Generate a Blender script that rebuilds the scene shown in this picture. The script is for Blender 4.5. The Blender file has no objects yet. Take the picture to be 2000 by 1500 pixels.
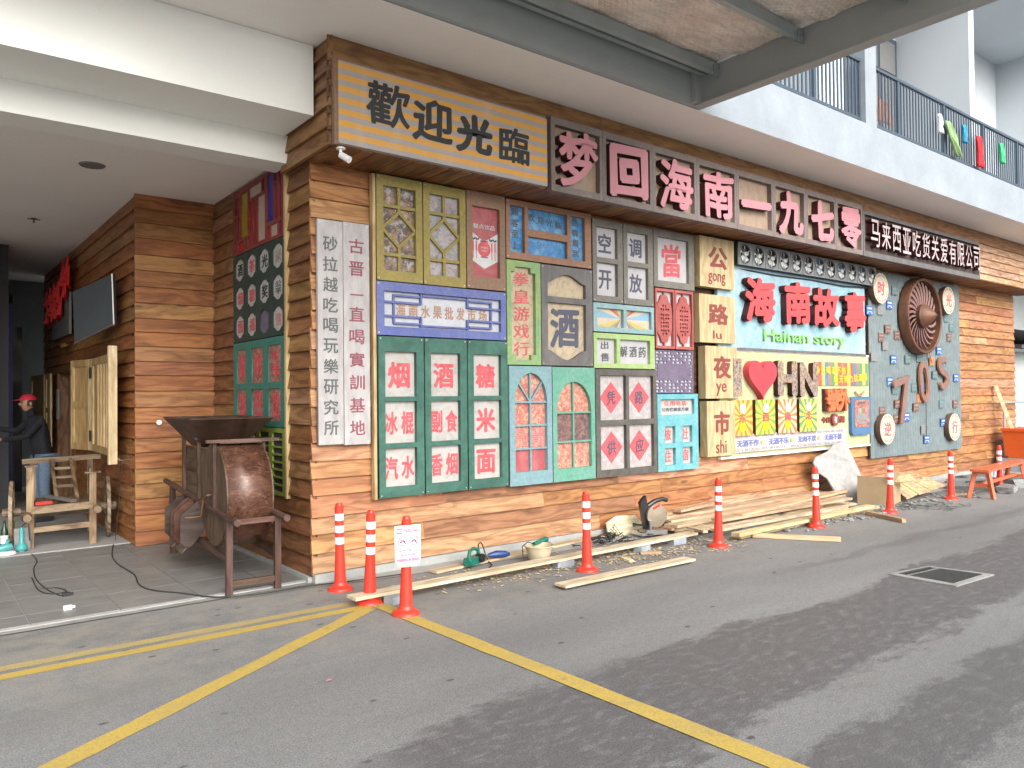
import bpy, bmesh, math, random
from mathutils import Vector, Matrix
random.seed(7)
C = bpy.context.scene.collection
SC = bpy.context.scene
R = math.radians

# ------------------------------------------------------------ camera
CAM = Vector((0, 0, 1.65))
F_PX, YAW, PIT, ROLL = 1511.94, 0.902552, 0.016606, -0.010405
_f = Vector((math.cos(YAW)*math.cos(PIT), math.sin(YAW)*math.cos(PIT), math.sin(PIT)))
_r0 = Vector((math.sin(YAW), -math.cos(YAW), 0)); _u0 = _r0.cross(_f)
_r = _r0*math.cos(ROLL)+_u0*math.sin(ROLL); _u = -_r0*math.sin(ROLL)+_u0*math.cos(ROLL)
cam = bpy.data.cameras.new('camera'); co = bpy.data.objects.new('camera', cam); C.objects.link(co)
cam.sensor_width = 36; cam.lens = F_PX/2000*36; cam.clip_end = 3000; cam.clip_start = .05
m = Matrix((_r, _u, -_f)).transposed().to_4x4(); m.translation = CAM; co.matrix_world = m
SC.camera = co

def at(u, v, axis, c):
    """survey point: where the sight line through photo pixel (u,v) meets a world plane"""
    d = _f + _r*((u-1000)/F_PX) + _u*((750-v)/F_PX)
    return CAM + d*((c-CAM[axis])/d[axis])

# ------------------------------------------------------------ light
SUN_EL, SUN_AZ = R(34), R(-100)          # direction towards the sun, azimuth measured from +X to +Y
w = bpy.data.worlds.new('World'); SC.world = w; w.use_nodes = True
nt = w.node_tree; bg = nt.nodes['Background']
sky = nt.nodes.new('ShaderNodeTexSky'); sky.sky_type = 'NISHITA'; sky.sun_disc = False
sky.sun_elevation = SUN_EL; sky.sun_rotation = math.pi/2-SUN_AZ; sky.dust_density = 5.0; sky.air_density = 1.0
hs = nt.nodes.new('ShaderNodeHueSaturation'); hs.inputs['Saturation'].default_value = .28
nt.links.new(sky.outputs[0], hs.inputs['Color']); nt.links.new(hs.outputs[0], bg.inputs[0])
bg.inputs[1].default_value = .15
sl = bpy.data.lights.new('sun', 'SUN'); sl.energy = .85; sl.angle = R(80); sl.color = (1, .96, .9)
so = bpy.data.objects.new('sun', sl); C.objects.link(so)
so.rotation_euler = Vector((math.cos(SUN_EL)*math.cos(SUN_AZ), math.cos(SUN_EL)*math.sin(SUN_AZ), math.sin(SUN_EL))).to_track_quat('Z', 'Y').to_euler()
SC.view_settings.view_transform = 'Standard'; SC.view_settings.look = 'None'
SC.view_settings.exposure = 1.14; SC.view_settings.gamma = 1
try: SC.view_settings.use_curve_mapping = False
except Exception: pass
SC.cycles.max_bounces = 8; SC.cycles.diffuse_bounces = 5; SC.cycles.use_denoising = True

# ------------------------------------------------------------ materials
M = {}
class N:
    """tiny node-graph builder"""
    def __init__(s, name):
        s.m = bpy.data.materials.new(name); s.m.use_nodes = True; s.t = s.m.node_tree
        s.b = s.t.nodes['Principled BSDF']; M[name] = s.m
    def n(s, typ, ins=None, **kw):
        x = s.t.nodes.new('ShaderNode'+typ)
        for k, v in kw.items(): setattr(x, k, v)
        for k, v in (ins or {}).items(): s.put(x.inputs[k], v)
        return x
    def put(s, inp, v):
        if isinstance(v, bpy.types.NodeSocket): s.t.links.new(v, inp)
        elif isinstance(v, bpy.types.Node): s.t.links.new(v.outputs[0], inp)
        else: inp.default_value = v
    def math(s, op, a, b=0., c=None):
        x = s.n('Math', operation=op); s.put(x.inputs[0], a); s.put(x.inputs[1], b)
        if c is not None: s.put(x.inputs[2], c)
        return x.outputs[0]
    def vm(s, op, a, b):
        x = s.n('VectorMath', operation=op); s.put(x.inputs[0], a); s.put(x.inputs[1], b); return x.outputs[0]
    def mix(s, f, a, b, mode='MIX'):
        x = s.n('Mix', data_type='RGBA', blend_type=mode); s.put(x.inputs[0], f)
        for k, v in ((6, a), (7, b)):
            if isinstance(v, tuple) and len(v) == 3: v = v+(1,)
            s.put(x.inputs[k], v)
        return x.outputs[2]
    def ramp(s, f, *st):
        x = s.n('ValToRGB'); s.put(x.inputs[0], f); e = x.color_ramp.elements
        while len(e) < len(st): e.new(.5)
        for i, (p, c) in enumerate(st):
            e[i].position = p; e[i].color = (c, c, c, 1) if not isinstance(c, tuple) else c+(1,)
        return x.outputs[0]
    def sep(s, v):
        x = s.n('SeparateXYZ'); s.put(x.inputs[0], v); return x.outputs
    def comb(s, a, b, c):
        x = s.n('CombineXYZ'); s.put(x.inputs[0], a); s.put(x.inputs[1], b); s.put(x.inputs[2], c); return x.outputs[0]
    def coord(s, scale=(1, 1, 1), kind='Object', rnd=True):
        v = s.n('TexCoord').outputs[kind] if kind != 'World' else s.n('NewGeometry').outputs['Position']
        if rnd:
            r = s.n('ObjectInfo').outputs['Random']; v = s.vm('ADD', v, s.vm('SCALE', (31., 17., 23.), (0, 0, 0)) if False else s.comb(s.math('MULTIPLY', r, 37.), s.math('MULTIPLY', r, 61.), s.math('MULTIPLY', r, 83.)))
        return s.vm('MULTIPLY', v, scale)
    def noise(s, v, scale=1., detail=4., rough=.6, dist=0.):
        return s.n('TexNoise', {'Vector': v, 'Scale': scale, 'Detail': detail, 'Roughness': rough, 'Distortion': dist}).outputs[0]
    def out(s, col=None, rough=None, bump=None, bs=.3, bd=.01, metal=None, spec=None):
        if col is not None:
            if isinstance(col, tuple) and len(col) == 3: col = col+(1,)
            s.put(s.b.inputs['Base Color'], col)
        if rough is not None: s.put(s.b.inputs['Roughness'], rough)
        if metal is not None: s.b.inputs['Metallic'].default_value = metal
        if spec is not None: s.b.inputs['Specular IOR Level'].default_value = spec
        if bump is not None:
            x = s.n('Bump', {'Strength': bs, 'Distance': bd, 'Height': bump}); s.put(s.b.inputs['Normal'], x)
        return s.m

def flat(name, col, rough=.6, metal=0., var=.12, sc=6., spec=.5):
    """solid colour with slight mottling"""
    g = N(name); f = g.noise(g.coord((sc,)*3), 1., 5., .65)
    k = g.ramp(f, (.3, 1-var), (.7, 1+var))
    return g.out(g.mix(1., k, col, 'MULTIPLY'), rough, f, .08, .004, metal, spec)

def wood(name, col=None, knots=1., grain=1., rough=.5, axis=0, contrast=1., fine=1.):
    """timber: grain runs along the local axis; the colour comes from the object's own colour"""
    g = N(name); oc = g.n('ObjectInfo').outputs['Color'] if col is None else col+(1,)
    v = g.coord(); x, y, z = g.sep(v)
    if axis == 2: x, z = z, x
    if axis == 1: x, y = y, x
    zz = g.math('ADD', z, y)
    lo = g.noise(g.comb(g.math('MULTIPLY', x, 1.1), g.math('MULTIPLY', zz, 5.), 0.), 1., 3., .55, .6)
    vor = g.n('TexVoronoi', {'Vector': g.comb(g.math('MULTIPLY', x, 1.6), g.math('MULTIPLY', zz, 5.), 0.), 'Scale': 1., 'Randomness': 1.})
    d = vor.outputs['Distance']; rc = g.sep(vor.outputs['Color'])[0]
    has = g.math('GREATER_THAN', rc, 1.-.55*knots if knots else 2.)
    d = g.math('ADD', d, g.math('MULTIPLY', g.noise(g.vm('SCALE', v, (0, 0, 0)) if False else g.comb(g.math('MULTIPLY', x, 9.), g.math('MULTIPLY', zz, 30.), 0.), 1., 3.), .07))
    near = g.math('MULTIPLY', has, g.math('POWER', 2.718, g.math('MULTIPLY', d, -7.)))
    ph = g.math('ADD', g.math('MULTIPLY', zz, 38.), g.math('ADD', g.math('MULTIPLY', lo, 26.), g.math('MULTIPLY', near, 14.)))
    ring = g.math('MULTIPLY_ADD', g.math('SINE', ph), .5, .5)
    fib = g.noise(g.comb(g.math('MULTIPLY', x, 3.), g.math('MULTIPLY', zz, 110.*fine), 0.), 1., 4., .7)
    big = g.noise(g.comb(g.math('MULTIPLY', x, 1.7), g.math('MULTIPLY', zz, 7.), 3.), 1., 4., .6, 1.2)
    k = g.math('MULTIPLY', g.ramp(ring, (0., 1-.30*grain), (.55, 1.04), (1., 1.14)), g.math('MULTIPLY', g.ramp(fib, (.3, 1-.34*grain), (.65, 1.12)), g.ramp(big, (.30, 1-.62*contrast), (.50, 1.), (.75, 1+.20*contrast))))
    c = g.mix(1., g.n('CombineColor', {0: k, 1: g.math('POWER', k, 1.25), 2: g.math('POWER', k, 1.5)}).outputs[0], oc, 'MULTIPLY')
    kn = g.math('MULTIPLY', has, g.ramp(d, (.05, .92), (.12, .55), (.22, 0.)))
    c = g.mix(kn, c, (.075, .033, .02))
    return g.out(c, g.math('MULTIPLY_ADD', fib, .2, rough-.1), g.math('ADD', fib, ring), .25, .002)

def paint(name, col, col2=None, amt=.5, rough=.6, sc=5., stretch=(1, 1, 1), wear=None, var=.18):
    """hand-painted board: base, cloudy second colour, chips"""
    K = .66; g = N(name); v = g.coord(tuple(sc*a for a in stretch)); col2 = tuple(K*x for x in (col2 or tuple(min(1, x*1.5+.03) for x in col))); col = tuple(K*x for x in col)
    if wear: wear = tuple(K*x for x in wear)
    a = g.noise(v, 1., 6., .65, .5); b = g.noise(v, 5., 4., .7)
    c = g.mix(g.math('MULTIPLY', g.ramp(a, (.38, 0.), (.66, 1.)), amt), col, col2 or tuple(min(1, x*1.5+.03) for x in col))
    c = g.mix(1., g.ramp(b, (.3, 1-var), (.7, 1+var)), c, 'MULTIPLY')
    if wear: c = g.mix(g.ramp(g.noise(v, 3.1, 8., .75), (.60, 0.), (.66, .7)), c, wear)
    return g.out(c, rough, b, .12, .003)

def paper(name, base, *spots, sc=7., rough=.6):
    """printed sheet behind the frames: pale ground with blotches of print"""
    K = .66; g = N(name); v = g.coord((sc, sc, sc)); c = tuple(K*x for x in base[:3])+(1,); spots = [(tuple(K*x for x in s_[0]), s_[1], s_[2]) for s_ in spots]
    for i, (col, lo, hi) in enumerate(spots):
        a = g.noise(g.vm('ADD', v, (i*7.3, i*3.1, i*5.7)), 1.+.6*i, 7., .72, .8)
        c = g.mix(g.ramp(a, (lo-.05, 0.), (hi-.09, .85)), c, col)
    return g.out(c, rough)

wood('clad_wood', rough=.58, knots=.9, contrast=.55, grain=.8)
wood('plank_wood', rough=.7, knots=.25, grain=.45, contrast=.35)
wood('dark_wood', rough=.55, knots=.3, grain=1., axis=2, contrast=1.)
wood('dark_wood_h', rough=.55, knots=.3, grain=1., axis=0, contrast=1.)
wood('dark_wood_y', rough=.55, knots=.3, grain=1., axis=1, contrast=1.)
wood('pale_wood_v', rough=.6, knots=.15, grain=.5, axis=2, contrast=.35)
wood('box_wood', rough=.6, knots=0, grain=.35, axis=2, contrast=.2)

g = N('asphalt')
P = g.n('NewGeometry').outputs['Position']; x, y, z = g.sep(P)
fine = g.noise(P, 105., 4., .85); mid = g.noise(P, 22., 4., .7); big = g.noise(g.comb(g.math('MULTIPLY', x, .25), g.math('MULTIPLY', y, .9), 0.), 1., 5., .6)
n1 = g.noise(g.comb(g.math('MULTIPLY', x, .9), g.math('MULTIPLY', y, 2.2), 1.), 1., 7., .68)
n2 = g.noise(g.comb(g.math('MULTIPLY', x, 5.), g.math('MULTIPLY', y, 13.), 4.), 1., 7., .8)
wob = g.math('ADD', g.math('MULTIPLY', g.math('SUBTRACT', n1, .5), .85), g.math('MULTIPLY', g.math('SUBTRACT', n2, .5), .5))
yy = g.math('ADD', y, wob)
def band(c, h, s=.09):
    return g.ramp(g.math('SUBTRACT', h, g.math('ABSOLUTE', g.math('SUBTRACT', yy, c))), (.0, 0.), (s, 1.))
b1 = band(g.math('MULTIPLY_ADD', x, .012, 2.80), .56)
b2 = g.math('MULTIPLY', band(g.math('MULTIPLY_ADD', x, .03, 1.62), .27), g.ramp(x, (0., 0.), (1., 1.)))
gate = g.n('MapRange', {0: x, 1: 1.35, 2: 1.9}).outputs[0]
b3 = g.math('MULTIPLY', g.math('MULTIPLY', band(4.1, .13), .55), g.n('MapRange', {0: x, 1: 5.6, 2: 7.}).outputs[0])
hole = g.ramp(g.noise(g.comb(g.math('MULTIPLY', x, 8.), g.math('MULTIPLY', y, 17.), 9.), 1., 7., .8), (.50, 0.), (.64, .8))
wet = g.math('MULTIPLY', g.math('MAXIMUM', g.math('MULTIPLY', g.math('MAXIMUM', b1, b2), gate), b3), g.math('SUBTRACT', 1., hole))
dry = g.mix(g.ramp(fine, (.36, 0.), (.62, 1.)), (.085, .087, .088), (.255, .257, .255))
dry = g.mix(1., g.ramp(mid, (.3, .86), (.7, 1.1)), dry, 'MULTIPLY')
dry = g.mix(1., g.ramp(big, (.3, .78), (.7, 1.18)), dry, 'MULTIPLY')
dust = g.math('MULTIPLY', g.n('MapRange', {0: y, 1: 4.2, 2: 5.6}).outputs[0], g.ramp(g.noise(P, 3.3, 6., .7), (.4, 0.), (.62, .6)))
dry = g.mix(dust, dry, (.27, .245, .20))
wetc = g.mix(g.ramp(fine, (.35, 0.), (.65, 1.)), (.042, .042, .044), (.145, .145, .148))
spot = g.ramp(g.n('TexVoronoi', {'Vector': g.comb(g.math('MULTIPLY', x, 2.6), g.math('MULTIPLY', y, 4.4), 0.), 'Scale': 1.}).outputs[0], (.05, 1.), (.085, 0.))
dry = g.mix(g.math('MULTIPLY', spot, .8), dry, (.04, .04, .042))
g.out(g.mix(wet, dry, wetc), g.math('MULTIPLY_ADD', wet, -.28, .82), fine, .5, .004)

def conc(name, col, sc=1.5, var=.16, rough=.8):
    g = N(name); P = g.n('NewGeometry').outputs['Position']
    a = g.noise(P, sc, 6., .62, .3); b = g.noise(P, sc*14, 4., .7)
    c = g.mix(1., g.ramp(a, (.3, 1-var), (.7, 1+var)), col, 'MULTIPLY')
    c = g.mix(1., g.ramp(b, (.3, 1-var*.35), (.7, 1+var*.35)), c, 'MULTIPLY')
    return g.out(c, rough, b, .15, .003)
conc('white_paint', (.80, .81, .78), .7, .03, .6)
conc('soffit_paint', (.82, .79, .76), .7, .03, .7)
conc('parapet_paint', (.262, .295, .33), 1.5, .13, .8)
conc('wall_paint', (.50, .54, .57), .8, .03, .7)
conc('kerb_concrete', (.30, .31, .295), 2.5, .2, .85)
conc('screed', (.33, .325, .31), 1.6, .16, .7)
conc('strip_concrete', (.25, .25, .24), 3., .25, .85)
conc('dark_concrete', (.10, .11, .11), 1., .2, .7)
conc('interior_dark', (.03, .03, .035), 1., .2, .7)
conc('neighbour_wall', (.40, .43, .43), .8, .1, .8)
g = N('floor_tile'); v = g.coord((1, 1, 1)); x, y, z = g.sep(v)
a = g.noise(g.comb(g.math('MULTIPLY', x, 3.), g.math('MULTIPLY', y, 60.), 0.), 1., 4., .7); b = g.noise(g.vm('SCALE', v, (0, 0, 0)) if False else v, 2.5, 5., .6)
g.out(g.mix(1., g.math('MULTIPLY', g.ramp(a, (.3, .78), (.7, 1.2)), g.ramp(b, (.3, .85), (.7, 1.15))), (.19, .187, .18), 'MULTIPLY'), .5, a, .15, .002)
conc('grout', (.34, .34, .33), 5., .15, .9)
g = N('yellow_paint'); P = g.n('NewGeometry').outputs['Position']
a = g.noise(P, 3., 6., .7); b = g.noise(P, 120., 3., .8)
c = g.mix(g.ramp(a, (.35, 0.), (.7, 1.)), (.50, .345, .05), (.40, .30, .08))
c = g.mix(g.ramp(b, (.44, 0.), (.64, .55)), c, (.14, .13, .11)); c = g.mix(g.ramp(g.noise(P, 7., 7., .8), (.56, 0.), (.66, .55)), c, (.16, .15, .12)); g.out(c, .7, b, .3, .003)
g = N('yellow_faded'); P = g.n('NewGeometry').outputs['Position']
a = g.noise(P, 4., 6., .7); b = g.noise(P, 100., 3., .8)
c = g.mix(g.ramp(a, (.3, .15), (.65, .55)), (.48, .36, .09), (.17, .165, .15))
c = g.mix(g.ramp(b, (.46, 0.), (.66, .6)), c, (.14, .13, .12)); g.out(c, .8, b, .3, .003)

# canopy insulation foil: thin reflective blanket, quilted by wire netting
g = N('foil'); v = g.n('NewGeometry').outputs['Position']; x, y, z = g.sep(v)
wr = g.noise(g.comb(g.math('MULTIPLY', x, 4.), g.math('MULTIPLY', y, 16.), 0.), 1., 5., .6, 1.)
d1 = g.math('ABSOLUTE', g.math('SINE', g.math('MULTIPLY', g.math('ADD', x, y), 45.))); d2 = g.math('ABSOLUTE', g.math('SINE', g.math('MULTIPLY', g.math('SUBTRACT', x, y), 45.)))
net = g.math('MINIMUM', d1, d2)
st = g.noise(v, 1.1, 4., .6)
c = g.mix(g.ramp(st, (.35, 0.), (.65, 1.)), (.84, .79, .72), (.84, .68, .58))
c = g.mix(g.ramp(net, (.0, .35), (.12, 0.)), c, (.2, .19, .18))
c = g.mix(1., g.ramp(wr, (.35, .80), (.62, 1.1)), c, 'MULTIPLY')
g.out(c, .38, g.math('ADD', wr, g.math('MULTIPLY', net, .3)), .8, .025, .08)

flat('steel_grey', (.33, .355, .35), .55, .0, .06, 2.)
flat('galvanised', (.34, .39, .40), .45, .3, .1, 5.)
flat('rail_grey', (.045, .07, .10), .5, 0., .1)
flat('pvc_white', (.78, .78, .78), .35)
flat('bollard_red', (.66, .04, .022), .38, 0., .06, 8.)
flat('band_white', (.80, .81, .86), .3, 0., .04)
flat('sheet_white', (.78, .79, .82), .4, 0., .03)
flat('magenta_ink', (.62, .06, .25), .6)
flat('glass_dark', (.02, .025, .03), .08, 0., .05)
flat('screen', (.10, .115, .125), .06, 0., .05)
flat('black_plastic', (.015, .015, .017), .35)
flat('black_rubber', (.02, .02, .02), .6)
flat('tool_green', (.01, .14, .10), .35)
flat('tool_blue', (.02, .05, .18), .4)
flat('tool_teal', (.06, .30, .30), .35)
flat('tool_red', (.50, .04, .03), .4)
flat('tool_metal', (.45, .45, .44), .35, .8)
flat('blade_metal', (.42, .36, .28), .35, .7)
flat('hinge_metal', (.05, .045, .04), .5, .5)
flat('bottle_glass', (.01, .04, .02), .1)
flat('cardboard', (.36, .27, .16), .8, 0., .1)
flat('bin_orange', (.62, .10, .015), .45, 0., .05)
flat('bench_red', (.50, .12, .05), .5, 0., .2, 12.)
flat('rubble_grey', (.22, .225, .22), .85, 0., .25, 9.)
flat('stone_blue', (.28, .31, .34), .85, 0., .2, 9.)
flat('sheet_plaster', (.31, .305, .295), .8, 0., .22, 7.)
flat('rag_grey', (.10, .11, .11), .9, 0., .4, 15.)
flat('bucket', (.50, .44, .30), .6, 0., .15)
flat('skin', (.35, .17, .10), .55)
flat('shirt_navy', (.004, .005, .009), .85)
flat('jeans', (.10, .15, .22), .85, 0., .2, 30.)
flat('cap_red', (.42, .01, .03), .7)
flat('hair', (.01, .008, .007), .7)
flat('cloth_red', (.70, .02, .03), .8)
flat('cloth_green', (.28, .42, .20), .85)
flat('bag_green', (.03, .45, .18), .6)
flat('cloth_white', (.75, .77, .8), .85)
flat('cloth_blue', (.03, .25, .40), .85)
flat('cloth_brown', (.36, .17, .10), .85)
flat('ribbon_red', (.60, .01, .01), .55)
flat('brass', (.5, .3, .08), .3, .7)
flat('sawdust', (.50, .38, .22), .95, 0., .3, 30.)
flat('drain_iron', (.045, .05, .05), .6, .3, .3, 20.)
flat('drain_pit', (.012, .012, .012), .9)
flat('joint_white', (.55, .55, .54), .9, 0., .2)
flat('screw', (.6, .6, .6), .3, .8)

# sign colours
paint('olive', (.40, .32, .085), (.30, .25, .075), .6)
paint('mid_brown', (.36, .20, .125), (.26, .19, .13), .7)
paint('orange_brown', (.42, .21, .12), (.28, .18, .12), .7)
paint('royal_blue', (.13, .17, .47), (.24, .27, .50), .6)
paint('deep_green', (.035, .13, .10), (.075, .22, .165), .9, wear=(.10, .13, .12))
paint('leaf_green', (.36, .50, .18), (.22, .42, .22), .8)
paint('lime_green', (.40, .58, .20), (.48, .62, .30), .7)
paint('slate', (.15, .145, .145), (.24, .22, .21), .7, stretch=(1, 1, .4))
paint('grey_green', (.20, .19, .16), (.29, .27, .24), .7)
paint('sky_frame', (.28, .47, .50), (.38, .53, .56), .7)
paint('red_frame', (.46, .10, .09), (.54, .17, .15), .7)
paint('purple', (.17, .13, .21), (.24, .20, .29), .8)
paint('dusty_blue', (.26, .40, .48), (.22, .44, .42), .9)
paint('sea_green', (.14, .42, .30), (.22, .46, .38), .8)
paint('charcoal', (.10, .095, .085), (.19, .175, .155), .7)
paint('cyan_paint', (.13, .47, .54), (.28, .56, .58), .8)
paint('board_sky', (.30, .52, .62), (.50, .66, .74), .9, sc=2.)
paint('board_cream', (.60, .60, .33), (.54, .62, .38), .6, sc=2.)
paint('board_grey', (.52, .50, .50), (.60, .57, .57), .7, sc=3., stretch=(1, 1, .3))
paint('tan_panel', (.44, .31, .22), (.50, .38, .28), .6, sc=3., stretch=(1, 1, .4))
paint('frame_taupe', (.24, .19, .17), (.30, .25, .24), .7)
paint('black_panel', (.06, .035, .03), (.11, .07, .06), .8)
paint('corrugated', (.20, .26, .275), (.26, .325, .335), .6, sc=1.2)
paint('old_red', (.26, .04, .035), (.33, .09, .07), .7)
paint('bottle_green', (.025, .055, .045), (.05, .085, .07), .7)
paint('jade', (.045, .28, .20), (.07, .20, .19), .8, wear=(.05, .12, .12))
paint('yellow_green', (.34, .42, .07), (.25, .34, .06), .7)
paint('banner_silver', (.42, .38, .38), (.50, .46, .45), .8)
flat('banner_edge', (.55, .52, .50), .5)
g = N('banner'); v = g.coord(rnd=False); x, y, z = g.sep(v)
s = g.math('SINE', g.math('MULTIPLY', g.math('ADD', z, g.math('MULTIPLY', g.noise(v, 1.5, 3.), .02)), 2*math.pi/.0985))
e = g.noise(v, 14., 5., .7)
c = g.mix(g.ramp(g.math('MULTIPLY_ADD', g.math('ADD', s, g.math('MULTIPLY', g.math('SUBTRACT', e, .5), 1.6)), .5, .5), (.36, 0.), (.56, 1.)), (.33, .30, .295), (.60, .31, .055))
c = g.mix(g.ramp(g.noise(g.comb(g.math('MULTIPLY', x, 4.), 0., g.math('MULTIPLY', z, 1.)), 1., 5.), (.5, 0.), (.8, .35)), c, (.50, .46, .45))
g.out(c, .55, e, .1, .003)
flat('ink_black', (.022, .026, .028), .6)
flat('ink_navy', (.07, .075, .11), .6)
flat('ink_grey', (.085, .095, .095), .6)
flat('ink_purple', (.22, .06, .085), .6)
flat('ink_red', (.50, .085, .10), .6, 0., .3, 14.)
flat('ink_dull', (.30, .25, .24), .6)
flat('ink_brown', (.36, .20, .13), .6)
flat('ink_maroon', (.20, .045, .035), .6)
flat('ink_blue', (.12, .14, .32), .6)
flat('ink_white', (.52, .52, .52), .6)
flat('pink_face', (.47, .20, .23), .55, 0., .08)
flat('letter_side', (.045, .008, .008), .6)
flat('red_face', (.52, .06, .065), .5, 0., .06)
flat('neon_green', (.20, .52, .15), .5)
flat('heart_red', (.50, .045, .06), .45)
flat('orange_face', (.58, .13, .05), .5)
flat('silver_letter', (.46, .38, .38), .5)
flat('rust_letter', (.20, .11, .095), .6, 0., .15)
flat('rust_edge', (.42, .18, .08), .6, 0., .2)
g = N('rust'); a = g.noise(g.coord((3, 3, 3)), 1., 7., .7)
g.out(g.mix(g.ramp(a, (.35, 0.), (.65, 1.)), (.07, .035, .022), (.19, .085, .045)), .55, a, .2, .004, .2)
g = N('copper_drum'); v = g.coord(rnd=False); a = g.noise(v, 6., 7., .7, 1.5); b = g.noise(g.vm('MULTIPLY', v, (9., 30., 30.)), 1., 5., .7, 2.)
c = g.mix(g.ramp(a, (.35, 0.), (.68, 1.)), (.05, .022, .015), (.14, .062, .038))
c = g.mix(g.ramp(b, (.54, 0.), (.66, .8)), c, (.26, .14, .09)); g.out(c, g.math('MULTIPLY_ADD', a, .35, .12), b, .35, .004, .15)
paper('p_grey', (.62, .60, .58, 1), ((.40, .42, .38), .52, .75), ((.66, .52, .46), .55, .8))
paper('p_plain', (.64, .63, .65, 1), ((.52, .50, .52), .45, .8), sc=3.)
paper('p_cream', (.66, .54, .36, 1), ((.36, .33, .24), .55, .75), ((.44, .36, .28), .56, .72), sc=9.)
paper('p_pink', (.60, .30, .25, 1), ((.62, .13, .11), .45, .62), ((.72, .56, .36), .52, .68), ((.35, .12, .10), .60, .72), sc=12.)
paper('p_dark', (.28, .13, .13, 1), ((.40, .26, .18), .5, .7), ((.10, .07, .09), .5, .66), sc=11.)
paper('p_photo', (.30, .25, .20, 1), ((.48, .28, .16), .46, .6), ((.10, .09, .09), .5, .62), ((.58, .55, .56), .56, .68), sc=6.)
paper('p_photo2', (.55, .52, .54, 1), ((.28, .32, .34), .5, .66), ((.50, .34, .36), .55, .7), ((.16, .14, .14), .6, .72), sc=7.)
paper('p_white', (.72, .74, .78, 1), ((.55, .60, .68), .45, .75), sc=9.)
paper('p_water', (.05, .30, .66, 1), ((.30, .58, .80), .48, .70), ((.03, .14, .42), .50, .74), sc=6., rough=.3)
paper('p_red', (.50, .10, .12, 1), ((.58, .20, .20), .45, .7), sc=4.)
paper('p_speck', (.62, .60, .60, 1), ((.46, .44, .44), .48, .6), ((.70, .45, .45), .56, .75), sc=14.)
paper('p_city', (.20, .17, .16, 1), ((.62, .38, .16), .50, .62), ((.44, .40, .42), .52, .66), ((.05, .04, .05), .55, .68), sc=13.)
paper('p_old', (.42, .28, .20, 1), ((.42, .05, .05), .46, .6), ((.50, .42, .34), .52, .7), sc=12.)
for nm, cc in (('cloth_glass_red', (.30, .015, .02)), ('cloth_glass_blue', (.01, .015, .22)), ('cloth_glass_yellow', (.30, .22, .01)), ('cloth_glass_pale', (.40, .30, .26)), ('cloth_glass_dark', (.05, .02, .04)), ('cloth_glass_wine', (.16, .01, .03))):
    flat(nm, cc, .3)
for nm, cc in (('ray_red', (.68, .14, .12)), ('ray_cream', (.70, .62, .45)), ('ray_blue', (.30, .50, .66)), ('ray_green', (.28, .46, .32)), ('ray_yellow', (.70, .52, .16)), ('ray_orange', (.75, .24, .07)), ('ray_lime', (.24, .42, .08)), ('ray_sun', (.80, .62, .10)), ('ray_pink', (.68, .30, .32)), ('stripe_brown', (.40, .24, .16)), ('stripe_rust', (.50, .13, .08)), ('stripe_steel', (.12, .26, .42)), ('stripe_green', (.14, .34, .18)), ('yellow_ink', (.85, .62, .02)), ('plate_blue', (.05, .17, .50)), ('plate_brown', (.26, .12, .09)), ('plate_grey', (.30, .31, .31)), ('plate_teal', (.13, .24, .25)), ('badge_cream', (.74, .66, .52)), ('badge_edge', (.16, .09, .06)), ('tv_blue', (.06, .14, .26)), ('tv_dark', (.03, .05, .06)), ('fan_chrome', (.22, .23, .235)), ('fan_case', (.025, .028, .03)), ('fan_blade', (.55, .57, .57))):
    flat(nm, tuple(x*(1 if nm[:3] in ('fan', 'tv_') else .68) for x in cc), .5, .4 if 'chrome' in nm else 0.)
flat('lamp_glass', (.16, .16, .16), .4)
flat('notice_paper', (.55, .56, .58), .7)

# ------------------------------------------------------------ builders
def tag(o, label=None, cat=None, group=None, kind=None):
    if label: o['label'] = label
    if cat: o['category'] = cat
    if group: o['group'] = group
    if kind: o['kind'] = kind
    return o
def thing(name, label, cat, loc=(0, 0, 0), rz=0, group=None, kind=None):
    o = bpy.data.objects.new(name, None); C.objects.link(o); o.location = loc; o.rotation_euler = (0, 0, rz)
    o.empty_display_size = .1
    return tag(o, label, cat, group, kind)
def mats(me, ms):
    for x in (ms if isinstance(ms, (list, tuple)) else [ms]): me.materials.append(M[x])
def link(name, me, parent=None, loc=(0, 0, 0), color=None):
    o = bpy.data.objects.new(name, me); C.objects.link(o); o.location = loc
    if parent is not None: o.parent = parent
    if color: o.color = tuple(color)+(1,)
    return o
def obj(name, bm, m, parent=None, color=None, center=False, smooth=False):
    """bmesh -> one object; with center=True its origin moves to its middle"""
    loc = Vector((0, 0, 0))
    if center and bm.verts:
        xs = [v.co for v in bm.verts]; loc = Vector([(min(c[i] for c in xs)+max(c[i] for c in xs))/2 for i in range(3)])
        for v in bm.verts: v.co -= loc
    me = bpy.data.meshes.new(name); bm.to_mesh(me); bm.free(); mats(me, m)
    if smooth:
        for p in me.polygons: p.use_smooth = True
        try: me.set_sharp_from_angle(angle=R(35))
        except Exception: pass
    return link(name, me, parent, loc, color)
def NB(): return bmesh.new()
def box(bm, x0, x1, y0, y1, z0, z1, mi=0, Mx=None):
    vs = [bm.verts.new(p) for p in ((x0, y0, z0), (x1, y0, z0), (x1, y1, z0), (x0, y1, z0), (x0, y0, z1), (x1, y0, z1), (x1, y1, z1), (x0, y1, z1))]
    if Mx is not None:
        for v in vs: v.co = Mx @ v.co
    for f in ((0, 3, 2, 1), (4, 5, 6, 7), (0, 1, 5, 4), (1, 2, 6, 5), (2, 3, 7, 6), (3, 0, 4, 7)):
        bm.faces.new([vs[i] for i in f]).material_index = mi
    return vs
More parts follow.
